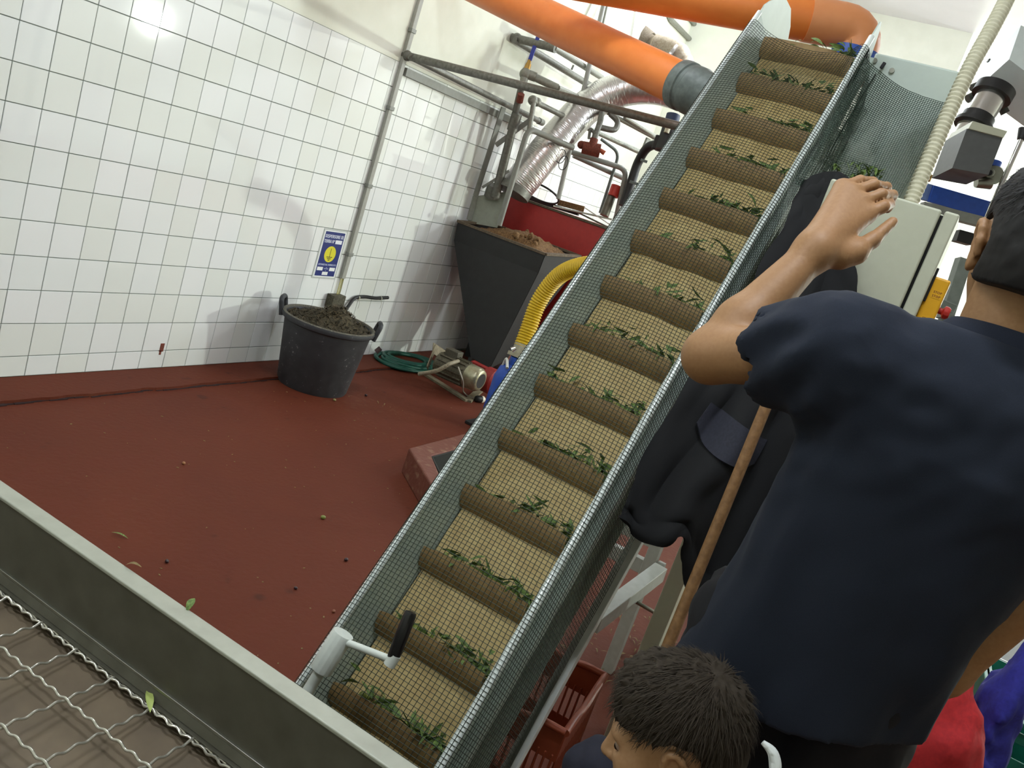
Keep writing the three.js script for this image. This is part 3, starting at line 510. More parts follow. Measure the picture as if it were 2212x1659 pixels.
{ // sheet steel hopper full of pomace
  const base = [-2.85, 0, -5.6], t = thing('hopper', 'dark grey sheet steel hopper filled with brown pomace', 'hopper', base);
  const A = v3([-3.25, 1.059, -5.576]), B = v3([-2.49, 1.059, -5.542]), Cc = v3([-2.419, 1.099, -5.986]), D = A.clone().add(Cc).sub(B); const top = [A, B, Cc, D].map((p) => p.clone());
  const band = top.map((p) => { const c = top[0].clone().add(top[2]).multiplyScalar(0.5); const q = p.clone().lerp(c, 0.03); q.y -= 0.14; return q; });
  const fc = v3([-2.638, 0.194, -5.574]), foot = [[-2.775, 0.179, -5.511], [-2.591, 0.171, -5.477], [-2.599, 0.218, -5.709]].map(v3); foot.push(foot[0].clone().add(foot[2]).sub(foot[1]));
  obj('leg', [0, 1, 2, 3].map((i) => beam(foot[i], [foot[i].x, 0, foot[i].z], 0.03, 0.03)), M.hopper, t);
  const quad = (a, b, c, d, th = 0.004) => gridSurface(1, 1, (u, v) => a.clone().lerp(b, u).lerp(d.clone().lerp(c, u), v), th);
  const up = [], low = []; for (let i = 0; i < 4; i++) { const j = (i + 1) % 4; up.push(quad(top[i], top[j], band[j], band[i])); low.push(quad(band[i], band[j], foot[j], foot[i])); }
  obj('collar', up, M.hopper, t); obj('cone', low, M.hopper, t);
  obj('rim', [0, 1, 2, 3].map((i) => beam(top[i], top[(i + 1) % 4], 0.03, 0.018)), matG(0x6f6250, 0x55493a, 0.8, 0.1, 0.2, 8, 4, 1.4), t);
  const r = rng(81), heap = []; const cen = top.reduce((s, p) => s.add(p), new THREE.Vector3()).multiplyScalar(0.25);
  heap.push(gridSurface(26, 26, (u, v) => { const p = top[0].clone().lerp(top[1], u).lerp(top[3].clone().lerp(top[2], u), v); const e = Math.min(u, 1 - u, v, 1 - v); p.y += -0.03 + 0.10 * smooth(0, 0.45, e) * (0.6 + u * 0.5) + 0.012 * noise3(u * 9, v * 9, 5); return p; }));
  for (let i = 0; i < 12; i++) { const g = new THREE.IcosahedronGeometry(rr(0.012, 0.03, r), 1), p = g.attributes.position; for (let k = 0; k < p.count; k++) { const s = 1 + 0.35 * noise3(p.getX(k) * 60 + i, p.getY(k) * 60, p.getZ(k) * 60); p.setXYZ(k, p.getX(k) * s, p.getY(k) * s, p.getZ(k) * s); } const q = B.clone().lerp(cen, rr(0.2, 1.1, r)); heap.push(g.translate(q.x + rr(-0.1, 0.1, r), q.y + rr(0.02, 0.07, r), q.z + rr(-0.12, 0.12, r))); }
  stuff('pomace', heap, M.pomace, 'brown lumpy olive pomace heaped in the grey hopper', 'pomace');
}
{ // yellow suction hose on a blue pump
  const t = thing('suction_hose', 'yellow ribbed suction hose rising from the blue pump', 'hose', [-2.102, 0.556, -4.779]);
  obj('hose', ribbed([[-2.099, 0.548, -4.779], [-2.105, 0.645, -4.8], [-2.107, 0.839, -4.825], [-2.036, 1.017, -4.811], [-1.888, 1.13, -4.736], [-1.692, 1.201, -4.671]], 0.05, 0.0035, 0.018, 20, 0.8), M.yellow, t);
  obj('collar', [cyl([-2.094, 0.496, -4.768], [-2.098, 0.56, -4.782], 0.052, 0.052, 24), cyl([-2.102, 0.475, -4.759], [-2.103, 0.499, -4.764], 0.062, 0.062, 24)], matG(0xb5b09a, 0x99947c, 0.5, 0.2, 0.2, 7, 3, 1), t);
  obj('clamp_screw', cyl([-2.104, 0.526, -4.659], [-2.088, 0.544, -4.671], 0.018, 0.012, 12), M.chrome, t);
  const p = v3([-2.078, 0.43, -4.758]), b = thing('barrel_pump', 'blue cylindrical pump body under the yellow hose', 'pump', [p.x, 0, p.z]);
  obj('body', latheAt([[0, 0.0], [0.11, 0.0], [0.12, 0.01], [0.12, p.y - 0.1], [0.1, p.y - 0.03], [0.06, p.y], [0.058, p.y + 0.05], [0, p.y + 0.05]], [p.x, 0, p.z], [0, 1, 0], 36), M.blue, b);
  obj('base_plate', box(p.x - 0.15, p.x + 0.15, 0, 0.02, p.z - 0.15, p.z + 0.15, 0.004), M.black, b);
  obj('white_lead', wire(smoothPath([[-2.154, 0.396, -4.716], [-2.13, 0.458, -4.686], [-2.085, 0.418, -4.64]], 10), 0.009, 8), mat(0xcfcfc6, 0.5), b);
}

// ---------------------------------------------------------------- pipework, ducts and the machine at the back
function elbow(p, r) { return new THREE.SphereGeometry(r, 16, 12).translate(...p); }
{ // galvanised pipe frame standing out from the wall
  const t = thing('pipe_bracket', 'galvanised pipe bracket standing out from the wall at the top of the tiles', 'pipe', [-2.4, 1.96, -4.465]);
  const e = [-1.489, 1.995, -4.465], a = [-3.21, 1.953, -4.448], b = [-3.21, 1.945, -6.267];
  obj('arm', [cyl([WX - 0.01, 1.955, -4.465], e, 0.0235, 0.0235, 16), elbow([WX + 0.03, 1.957, -4.465], 0.031)], M.galv, t);
  obj('strut', [cyl([WX + 0.055, 1.952, -4.47], a, 0.019), cyl(a, b, 0.021, 0.021, 16), cyl(v3(b).add(new THREE.Vector3(0, 0, 0.04)), v3(b).add(new THREE.Vector3(0, 0, -0.03)), 0.026)], M.galv, t);
  obj('rail', [box(WX, WX + 0.03, 1.845, 1.893, -6.3, -4.5, 0.003)], M.greyPaint, t);
}
{
  const t = thing('water_pipe', 'upper galvanised pipe with elbow crossing under the orange duct', 'pipe', [-3.1, 2.39, -5.6]);
  const e = [-2.955, 2.393, -5.62], q = [-3.255, 2.375, -5.578];
  obj('branch', [cyl([WX - 0.01, 2.388, -5.62], e, 0.029, 0.029, 16), elbow([WX + 0.04, 2.39, -5.62], 0.037), cyl(v3(e).add(new THREE.Vector3(-0.05, 0.003, 0)), v3(e).add(new THREE.Vector3(0.015, 0, 0)), 0.034)], M.galv, t);
  obj('run', [cyl(e, [-2.955, 2.414, -6.535], 0.022, 0.022, 14)], M.galvLight, t);
  obj('wall_run', [cyl(q, [-3.12, 2.362, -6.888], 0.026, 0.026, 14), cyl([-3.16, 2.396, -6.4], [-3.16, 2.43, -6.408], 0.008)], M.galv, t);
}
{ // riser with a ball valve and a long blue lever
  const t = thing('valve_riser', 'galvanised riser pipe with a ball valve and long blue lever', 'pipe', [-3.202, 1.302, -5.885]);
  const z = 6.05;
  obj('riser', [cyl([-3.086, 2.106, -5.577], [-3.113, 1.851, -5.669], 0.024, 0.024, 14), cyl([-3.087, 1.908, -5.639], [-3.097, 1.787, -5.661], 0.038, 0.038, 16), cyl([-3.097, 1.787, -5.661], [-3.116, 1.307, -5.756], 0.03, 0.034, 16), cyl([-3.154, 1.384, -5.759], [-3.166, 1.296, -5.787], 0.05, 0.055, 16)], M.galv, t);
  obj('rust_patch', [cyl([-3.062, 2.035, -5.566], [-3.074, 1.984, -5.597], 0.0247, 0.0247, 14)], M.rust, t);
  obj('tee', [elbow([-3.092, 2.173, -5.591], 0.042), cyl([-3.118, 2.177, -5.581], [-3.021, 2.175, -5.623], 0.033, 0.033, 14), cyl([-3.094, 2.172, -5.59], [-3.078, 2.102, -5.58], 0.03, 0.026, 14)], M.galvLight, t);
  obj('valve_stem', [cyl([-3.096, 2.199, -5.596], [-3.099, 2.245, -5.606], 0.024, 0.02, 12), cyl([-3.098, 2.236, -5.604], [-3.104, 2.271, -5.611], 0.016, 0.013, 12)], M.brass, t);
  obj('lever', [beam([-3.102, 2.268, -5.611], [-3.09, 2.438, -5.603], 0.03, 0.014, [0, 0, 1], 0.006)], mat(0x28369a, 0.4), t);
  obj('outlet', [cyl([-3.026, 2.173, -5.62], [-2.892, 2.158, -5.731], 0.028, 0.028, 14), cyl([-2.892, 2.158, -5.731], [-2.899, 2.182, -6.237], 0.022, 0.022, 14)], M.galvLight, t);
}
{ // tubular frame of the machine
  const t = thing('machine_frame', 'grey tubular guard frame around the red machine', 'frame', [-2.8, 0, -5.9]);
  const D1 = 6.25;
  const tube = (name, pts, r = 0.02, m = M.greyPaint) => obj(name, pipe(pts, r, 0.07, 12), m, t);
  obj('post', [beam([-3.235, 1.925, -5.691], [-3.251, 1.264, -5.709], 0.042, 0.012, [0.9, 0, 0.4]), beam([-3.251, 1.264, -5.709], [-3.25, 1.085, -5.72], 0.042, 0.012, [0.9, 0, 0.4])], M.greyPaint, t);
  obj('brace', [beam([-3.007, 1.912, -5.731], [-3.195, 1.656, -5.675], 0.035, 0.012, [0.4, 0, 0.9])], M.greyPaint, t);
  obj('brace', [beam([-3.054, 1.516, -5.724], [-3.222, 1.341, -5.718], 0.02, 0.012, [0.4, 0, 0.9])], M.greyPaint, t);
  obj('rail', [cyl([-3.011, 2.024, -5.701], [-2.825, 2.001, -6.168], 0.02), cyl([-2.825, 2.001, -6.168], [-2.543, 1.982, -6.846], 0.02), elbow([-3.028, 2.028, -5.695], 0.036), elbow([-3.009, 2.029, -5.726], 0.032)], M.galvLight, t);
  tube('post', [[-3.012, 2.014, -5.687], [-2.979, 1.824, -5.687]], 0.018, M.galvLight);
  tube('guard', [[-2.749, 1.817, -5.988], [-2.957, 1.833, -5.621], [-2.943, 1.129, -5.619]], 0.021);
  tube('post', [[-2.988, 2.911, -6.213], [-2.762, 1.435, -6.054]], 0.018, matG(0xaeb0aa, 0x9c9e98, 0.5, 0, 0.3, 8, 3, 0.8));
  obj('post', [beam([-2.474, 2.09, -6.679], [-2.482, 1.73, -6.642], 0.045, 0.02, [0.9, 0, 0.4]), beam([-2.482, 1.73, -6.642], [-2.488, 1.415, -6.616], 0.05, 0.02, [0.9, 0, 0.4])], M.greyPaint, t);
  tube('rail', [[-2.722, 2.157, -6.252], [-2.424, 2.113, -6.707]], 0.021, M.galvLight);
  tube('rail', [[-2.594, 2.162, -6.365], [-2.425, 2.116, -6.707]], 0.017, M.galvLight);
  tube('rail', [[-2.877, 1.79, -6.093], [-2.452, 1.804, -6.394], [-2.418, 1.44, -6.429]], 0.02);
  tube('rail', [[-2.832, 1.776, -6.221], [-2.458, 1.733, -6.619]], 0.019);
  tube('conduit', [[-2.701, 1.955, -6.323], [-2.585, 1.909, -6.474], [-2.555, 1.433, -6.424]], 0.012, M.greyPvc);
}
{ // red sheet metal machine with scrap lying on it
  const f = [[-3.184, 1.35, -6.1], [-2.265, 1.357, -6.1]], y = 1.345, t = thing('red_machine', 'red sheet metal machine behind the grey hopper', 'machine', [-2.7, 0, -6.35]);
  obj('casing', [box(f[0][0], f[1][0], 0.25, y, -6.75, -6.1, 0.01)], M.redMachine, t);
  obj('edge_strip', [box(f[0][0] - 0.01, f[1][0] + 0.01, y - 0.006, y + 0.012, -6.125, -6.09, 0.003)], matG(0x6b6452, 0x4c4638, 0.7, 0.2, 0.2, 8, 4, 1.2), t);
  obj('foot', [box(f[0][0] + 0.02, f[0][0] + 0.1, 0, 0.25, -6.7, -6.15), box(f[1][0] - 0.1, f[1][0] - 0.02, 0, 0.25, -6.7, -6.15)], M.black, t);
  const g = thing('grey_panel', 'pale grey sheet panel at the left of the red machine', 'panel', [-3.2, 0, -5.95]);
  obj('sheet', [gridSurface(1, 1, (u, v) => v3([-3.269, 1.262, -5.734]).lerp(v3([-3.053, 1.386, -5.859]), u).lerp(v3([-3.268, 1.064, -5.741]).lerp(v3([-3.066, 1.094, -5.837]), u), v), 0.006)], matG(0x9aa092, 0x8a9083, 0.5, 0, 0.3, 7, 3, 0.8), g);
  obj('foot', [box(-3.285, -3.24, 0, 1.1, -6.6, -6.56)], M.greyPaint, g);
  const hoop = (c, rx, rz, r, m, name, label, cat) => { const p = []; for (let i = 0; i <= 40; i++) { const a = i / 40 * 6.283; p.push(new THREE.Vector3(c[0] + Math.cos(a) * rx, c[1] + Math.sin(a) * 0.06, c[2] + Math.sin(a) * rz)); } return tag(obj(name, sweep(p, r, 8, false), m), label, cat); };
  hoop([-3.0, y + 0.09, -6.2], 0.17, 0.12, 0.008, M.black, 'wire_hoop', 'black wire hoop lying on top of the red machine', 'hoop');
  const pieces = [['steel_bar', 'long bright steel bar lying along the top of the red machine', M.chrome, [[-2.881, 1.37, -6.266], [-2.458, 1.416, -6.462]], 0.022, 0.014], ['steel_strip', 'thin bright strip crossing the scrap near the right end', M.chrome, [[-2.655, 1.436, -6.325], [-2.421, 1.37, -6.411]], 0.018, 0.008], ['steel_strip', 'dull dark strip under the scrap near the right end', M.steelDark, [[-2.744, 1.387, -6.364], [-2.441, 1.35, -6.419]], 0.03, 0.012], ['flat_bar', 'dark flat bar lying among the scrap on the red machine', M.black, [[-3.174, 1.361, -6.304], [-2.712, 1.374, -6.397]], 0.06, 0.03], ['board_scrap', 'broken brown board lying on the scrap', M.pomace, [[-2.904, 1.407, -6.377], [-2.709, 1.421, -6.466]], 0.05, 0.045]];
  for (const [n, l, m, e, w, h] of pieces) tag(obj(n, beam(e[0], e[1], w, h), m), l, 'scrap');
  const s = thing('steel_socket', 'dark steel cylinder with a red cap on the machine frame', 'cylinder', [-2.47, 1.39, -6.394]);
  obj('sleeve', [cyl([-2.501, 1.424, -6.389], [-2.512, 1.595, -6.427], 0.036, 0.036, 18)], M.steelDark, s); obj('cap', cyl([-2.493, 1.583, -6.41], [-2.499, 1.665, -6.428], 0.042, 0.042, 20), mat(0xb83324, 0.5), s);
}
{ // flexible silver duct with its clamp
  const t = thing('flexible_duct', 'shiny silver flexible duct curving up behind the pipes', 'duct', [-3.006, 1.435, -5.858]);
  obj('duct', ribbed([[-3.042, 1.39, -5.865], [-2.995, 1.528, -5.897], [-2.937, 1.737, -5.964], [-2.892, 1.935, -6.067], [-2.852, 2.116, -6.185], [-2.753, 2.267, -6.266], [-2.613, 2.369, -6.33], [-2.417, 2.426, -6.34], [-2.142, 2.434, -6.406]], 0.126, 0.0009, 0.014, 36), M.silver, t);
  obj('collar', [cyl([-3.031, 1.367, -5.83], [-3.026, 1.42, -5.846], 0.133, 0.133, 30), beam([-3.054, 1.437, -5.871], [-2.953, 1.441, -5.917], 0.03, 0.04), beam([-2.961, 1.448, -5.904], [-2.949, 1.386, -5.893], 0.03, 0.03)], M.galv, t);
}
{ // rusty valve assembly and black hose hanging in the frame
  const t = thing('rusty_valve', 'rusty brown valve with bent pipes hanging in the frame', 'valve', [-2.653, 1.823, -6.087]);
  obj('valve_body', [cyl([-2.714, 1.844, -6.065], [-2.595, 1.859, -6.121], 0.045, 0.05, 16), cyl([-2.646, 1.858, -6.076], [-2.655, 1.927, -6.09], 0.03, 0.03, 14), elbow([-2.727, 1.858, -6.063], 0.03)], M.rust, t);
  obj('outlet', cyl([-2.59, 1.864, -6.102], [-2.552, 1.853, -6.116], 0.015, 0.018, 12), mat(0xb0583a, 0.6), t);
  obj('bent_pipe', [pipe([[-2.655, 1.927, -6.09], [-2.666, 2.06, -6.118], [-2.715, 2.14, -6.195]], 0.022, 0.05), pipe([[-2.661, 2.02, -6.133], [-2.573, 2.035, -6.231], [-2.603, 2.113, -6.293], [-2.676, 2.145, -6.269]], 0.022, 0.06), pipe([[-2.706, 1.917, -6.11], [-2.728, 1.996, -6.12], [-2.688, 1.971, -6.131], [-2.683, 1.926, -6.122]], 0.011, 0.03)], M.galv, t);
  const h = thing('black_hose', 'thick black hose looping behind the elevator', 'hose', [-2.33, 1.558, -6.274]);
  obj('hose', sweep(smoothPath([[-2.371, 1.538, -6.363], [-2.383, 1.702, -6.398], [-2.399, 1.876, -6.434], [-2.347, 1.994, -6.375], [-2.258, 2.035, -6.312], [-2.119, 2.008, -6.142]], 40), 0.035, 12), M.black, h);
  obj('clamp', [beam([-2.363, 1.722, -6.3], [-2.303, 1.723, -6.326], 0.02, 0.02), beam([-2.355, 1.899, -6.348], [-2.307, 1.898, -6.368], 0.02, 0.02)], M.greyPvc, h);
  const w = thing('wire_loop', 'thin wire loops hanging below the silver duct', 'wire', [-2.726, 1.669, -5.905]);
  obj('loop', [0, 1].map((k) => { const p = [], c = v3(k ? [-2.767, 1.692, -5.949] : [-2.799, 1.731, -5.944]); for (let i = 0; i <= 30; i++) { const a = i / 30 * 6.283; p.push(new THREE.Vector3(c.x + Math.cos(a) * 0.035, c.y + Math.sin(a) * 0.05, c.z)); } return sweep(p, 0.003, 6, false); }), M.black, w);
  const b = thing('gear_motor', 'dark motor with a blue cap behind the elevator', 'motor', [-2.025, 1.974, -5.951]);
  obj('cap', [cyl([-2.091, 2.167, -5.97], [-2.1, 2.225, -5.981], 0.05, 0.048, 24)], M.blueDark, b);
  obj('body', [cyl([-2.069, 1.975, -5.932], [-2.092, 2.16, -5.968], 0.055, 0.05, 24), box(...[0, 1, 2].flatMap((k) => { const c = [-2.107, 2.016, -5.981][k]; return [c - 0.05, c + 0.05]; }), 0.01)], M.black, b);
  obj('label', cyl([-2.076, 2.089, -5.895], [-2.078, 2.122, -5.903], 0.02, 0.02, 4), mat(0xb9b49c, 0.6), b);
}
{ // orange air ducts
  const t = thing('orange_duct', 'lower orange plastic air duct with grey pvc socket running to the wall', 'duct', [-1.442, 2.133, -4.085]);
  const a = [-1.442, 2.133, -4.085], b = [-2.955, 2.436, -4.542], d = v3(a).sub(v3(b)).normalize();
  obj('duct', [cyl(b, a, 0.1, 0.1, 48), cyl(v3(b).addScaledVector(d, -1.2), b, 0.1, 0.1, 48)], M.orangePipe, t);
  const s = v3(a), da = d.toArray();
  obj('socket', latheAt([[0.095, -0.02], [0.112, -0.018], [0.115, 0.0], [0.114, 0.03], [0.107, 0.036], [0.106, 0.055], [0.112, 0.062], [0.112, 0.1], [0.106, 0.11], [0.104, 0.45], [0, 0.45]], s.toArray(), da, 48), M.greyPvc, t);
  const p0 = v3([-1.919, 2.49, -4.056]), p1 = v3([-0.858, 2.659, -4.56]); const e = p1.clone().sub(p0).normalize();
  const t2 = thing('orange_duct', 'upper orange air duct ending in an elbow above the elevator head', 'duct', p1.toArray());
  obj('duct', [cyl(p0.clone().addScaledVector(e, -1.2), p1.clone().addScaledVector(e, -0.12), 0.1, 0.1, 48)], M.orangePipe, t2);
  obj('elbow', [sweep(bentPath([p1.clone().addScaledVector(e, -0.26), p1.clone().addScaledVector(e, 0.02), p1.clone().addScaledVector(e, 0.025).add(new THREE.Vector3(0, -0.24, 0.02))], 0.16), 0.104, 40)], matG(0xe59a66, 0xdd8f5a, 0.4, 0, 0.4, 6, 3, 0.6), t2);
  const q = p1.clone().addScaledVector(e, 0.025).add(new THREE.Vector3(0, -0.17, 0.015));
  obj('blue_collar', latheAt([[0.105, 0.07], [0.112, 0.068], [0.114, 0.06], [0.116, -0.05], [0.112, -0.06], [0, -0.06]], q.toArray(), [0, 1, 0], 40), M.blue, t2, { label: 'blue plastic collar' });
  obj('seam_strip', cyl(q.clone().add(new THREE.Vector3(0.055, -0.06, 0.1)), q.clone().add(new THREE.Vector3(0.062, 0.16, 0.085)), 0.003, 0.003, 6), M.rust, t2);
  const k = thing('insulated_elbow', 'torn brown lagging on a pipe elbow above the orange duct', 'pipe', [-2.691, 2.837, -7.219]);
  obj('lagging', sweep(smoothPath([[-2.957, 2.879, -7.226], [-2.834, 2.875, -7.222], [-2.707, 2.856, -7.217], [-2.611, 2.803, -7.19], [-2.524, 2.698, -7.145]], 24), (l, f) => 0.085 + 0.012 * noise3(f * 6, 1, 1) - (f < 0.1 ? 0.02 : 0), 20), M.insulation, k);
  obj('torn_end', gridSurface(20, 3, (u, v) => { const c = v3([-2.957, 2.879, -7.226]), n = v3([-2.834, 2.875, -7.222]).sub(c).normalize(), x = new THREE.Vector3(0, 1, 0).cross(n).normalize(), y = n.clone().cross(x), a = u * 6.283, r = 0.08 + 0.05 * v * (0.6 + 0.4 * noise3(Math.cos(a) * 2, Math.sin(a) * 2, 0)); return c.addScaledVector(n, 0.02 - 0.07 * v).addScaledVector(x, Math.cos(a) * r).addScaledVector(y, Math.sin(a) * r); }, 0.006), matG(0x8d8272, 0x685d4e, 0.9, 0, 0.1, 8, 3, 1.2), k);
  obj('wall_pipe', cyl([-2.524, 2.698, -7.145], [WX, [-2.524, 2.698, -7.145][1], [-2.524, 2.698, -7.145][2]], 0.05, 0.05, 16), M.galv, k);
  obj('band', cyl([-2.683, 2.792, -7.044], [-2.666, 2.786, -7.05], 0.1, 0.1, 24), M.silver, k);
}
{ // conduits high on the left wall
  const x = -3.272; let n = 0;
  const run = (pts, r, label) => { const t = thing('wall_conduit', label, 'conduit', pts[0]); obj('tube', pipe(pts, r, 0.1, 10), M.galvLight, t); };
  run([[-3.272, 3.392, -8.167], [-3.272, 3.338, -8.312], [-3.272, 3.35, -9.268], [-3.272, 3.143, -9.327]], 0.024, 'pale bent conduit on the wall nearest the lagged elbow');
  run([[-3.272, 3.502, -8.659], [-3.272, 3.459, -10.834]], 0.022, 'pale straight conduit second from the lagged elbow');
  run([[-3.272, 3.572, -8.992], [-3.272, 3.583, -10.883]], 0.016, 'thin pale conduit beside the elevator head, left of a pair');
  run([[-3.272, 3.611, -9.165], [-3.272, 3.635, -10.952]], 0.016, 'thin pale conduit beside the elevator head, right of a pair');
  const s = thing('steel_stanchion', 'white steel upright behind the lower orange duct', 'post', [-2.972, 2.84, -6.873]);
  obj('upright', [beam([-3.059, 3.185, -6.922], [-2.953, 2.767, -6.864], 0.03, 0.03)], M.lampWhite, s);
  obj('tube', [cyl([-3.22, 3.045, -6.705], [-3.158, 2.717, -6.65], 0.02), cyl([-3.202, 3.052, -6.714], [-3.139, 2.723, -6.66], 0.014)], M.galvLight, s);
}

// ---------------------------------------------------------------- the right side: washer, cabinet, filler, jacket
{ // pale green washer body at the elevator head
  const t = thing('washer_hood', 'pale grey green sheet hood of the washer beside the elevator head', 'machine', [-0.3, 0, -3.3]);
  const z = -3.0, yT = 2.205, x0 = -0.492, x1 = -0.232;
  obj('hood', box(x0, x1, 1.2, yT, z - 0.22, z, 0.006), M.washerPaint, t);
  obj('stand', [box(x0 + 0.02, x0 + 0.07, 0, 1.2, z - 0.2, z - 0.15), box(x1 - 0.07, x1 - 0.02, 0, 1.2, z - 0.2, z - 0.15), box(x0 + 0.02, x0 + 0.07, 0, 1.2, z - 0.08, z - 0.03), box(x1 - 0.07, x1 - 0.02, 0, 1.2, z - 0.08, z - 0.03)], M.whitePaint, t);
  const bolt = (p) => cyl([p[0], p[1], z - 0.002], [p[0], p[1], z + 0.008], 0.008, 0.008, 12);
  for (const p of [[-0.425, 2.163, -3], [-0.485, 2.18, -3]]) obj('bolt', bolt(p), M.steel, t);
  obj('gap_shade', [beam([-0.465, 2.14, -2.985], [-0.517, 1.835, -2.985], 0.006, 0.006), beam([-0.452, 2.179, -2.985], [-0.457, 2.159, -2.985], 0.01, 0.01)], M.black, t);  // black bars painted in for the dark gap between elevator and hood
}
{ // loose piece of mesh hung from the elevator rail across the washer hood
  const t = thing('side_net', 'green mesh hung slack over the washer hood with trapped leaves', 'net', [-0.35, 1.75, -2.8]);
  const tl = v3([-0.47, 2.116, -2.708]), trp = v3([-0.235, 2.102, -2.97]), bl = v3([-0.47, 1.712, -2.482]), br = v3([-0.252, 1.782, -2.93]);
  const f = (u, v) => { const p = tl.clone().lerp(trp, u).lerp(bl.clone().lerp(br, u), v); const sag = Math.sin(u * Math.PI); p.z += 0.05 * sag * v * (1 - v) * 2; p.y -= 0.02 * sag * (1 - v) + 0.01 * sag * v; const fl = smooth(0.72, 1, v); p.z += 0.03 * fl + 0.006 * noise3(u * 5, v * 4, 3); return p; };
  const g = [], nu = 40, nv = 64; for (let i = 0; i <= nu; i++) { const l = []; for (let k = 0; k <= 24; k++) l.push(f(i / nu, k / 24)); g.push(sweep(l, 0.0011, 3, false)); }
  for (let j = 0; j <= nv; j++) { const l = []; for (let k = 0; k <= 18; k++) l.push(f(k / 18, j / nv)); g.push(sweep(l, 0.0011, 3, false)); }
  obj('mesh', g, mat(0x2c4438, 0.5), t, { kind: 'stuff' });
  const r = rng(91), bits = []; for (let i = 0; i < 46; i++) { const p = f(rr(0.22, 0.72, r), rr(0.72, 0.86, r)); bits.push(leafGeo(rr(0.02, 0.05, r), rr(0.006, 0.012, r), 0.4).rotateX(rr(-1, 1, r)).rotateY(r() * 6).translate(p.x, p.y, p.z + 0.003)); }
  stuff('trapped_leaves', bits, M.leaf, 'small leaves trapped in the pocket of the side mesh', 'leaves');
}
{ // ribbed cream hose
  const t = thing('ribbed_hose', 'cream ribbed plastic hose hanging from the ceiling', 'hose', [-0.195, 1.774, -2.725]);
  obj('hose', ribbed([[-0.204, 2.538, -3.102], [-0.2, 2.434, -3.034], [-0.203, 2.328, -2.972], [-0.21, 2.207, -2.905], [-0.211, 2.07, -2.849], [-0.208, 1.929, -2.792], [-0.203, 1.794, -2.738], [-0.198, 1.683, -2.701]], 0.0205, 0.0028, 0.0142, 20, 0.9), M.hose, t);
  obj('upper_hose', ribbed([[0.05, CEIL, -2.75], [0.0, 3.2, -2.7], [-0.217, 2.665, -3.196], [-0.204, 2.538, -3.102]], 0.0205, 0.0028, 0.0142, 14, 0.9), M.hose, t);
}
{ // control cabinet
  const t = thing('control_cabinet', 'beige steel control cabinet with a yellow emergency stop box on its side', 'cabinet', [-0.26, 0, -2.42]);
  const z = -2.36, p = [-0.101, 1.741, -2.36], q = [-0.094, 1.741, -2.36], r = [-0.06, 1.741, -2.36], yT = p[1];
  obj('door', box(p[0] - 0.27, p[0], yT - 0.62, yT, z - 0.012, z + 0.012, 0.006), M.cabinet, t);
  obj('body', [box(p[0] - 0.265, q[0] + 0.002, yT - 0.615, yT - 0.006, z - 0.25, z - 0.02, 0.006), box(q[0], r[0], yT - 0.62, yT + 0.002, z - 0.25, z + 0.004, 0.006)], M.cabinet, t);
  obj('door_gap_shade', box(p[0] - 0.26, q[0] + 0.001, yT - 0.612, yT - 0.01, z - 0.021, z - 0.012), M.black, t);  // black fill that paints the shade in the gap behind the door
  const s = z - 0.06, xs = r[0];
  const e = obj('emergency_stop', [box(xs, xs + 0.042, yT - 0.29, yT - 0.15, s - 0.035, s + 0.045, 0.006)], matG(0xe0a516, 0xd59c12, 0.45, 0, 0.2, 7, 3, 0.6), t, { label: 'yellow emergency stop box' });
  obj('mounting_plate', box(xs - 0.001, xs + 0.006, yT - 0.215, yT - 0.13, s + 0.03, s + 0.05, 0.002), M.black, e);
  obj('push_button', [latheAt([[0, 0.018], [0.012, 0.018], [0.016, 0.012], [0.016, 0.004], [0.008, 0], [0.008, -0.012], [0, -0.012]], [xs + 0.05, yT - 0.225, s + 0.02], [1, 0, 0], 24)], mat(0xb02a22, 0.4), e);
  const cv = document.createElement('canvas'); cv.width = cv.height = 64; const c = cv.getContext('2d'); c.fillStyle = '#dda416'; c.fillRect(0, 0, 64, 64); c.fillStyle = '#5c2416'; c.font = 'bold 24px sans-serif'; c.textAlign = 'center'; c.fillText('STOP', 32, 28); c.fillText('STOP', 32, 56); const tx = new THREE.CanvasTexture(cv); tx.colorSpace = THREE.SRGBColorSpace;
  for (const dy of [-0.19, -0.258]) obj('print', new THREE.PlaneGeometry(0.022, 0.022).translate(xs + 0.024, yT + dy, s + 0.0456), mat(0xffffff, 0.5, 0, { map: tx }), e, { keepUV: true });
  obj('stand', [box(-0.385, -0.335, 0, yT - 0.62, -2.5, -2.375, 0.003), box(r[0] - 0.06, r[0] - 0.01, 0, yT - 0.62, -2.5, -2.4, 0.003), box(-0.335, r[0] - 0.06, 0.16, 0.2, -2.5, -2.46, 0.003)], M.cabinet, t);
  obj('cross_rail', box(-0.3, -0.1, 0.33, 0.40, -2.36, -2.33, 0.003), M.whitePaint, t);
}
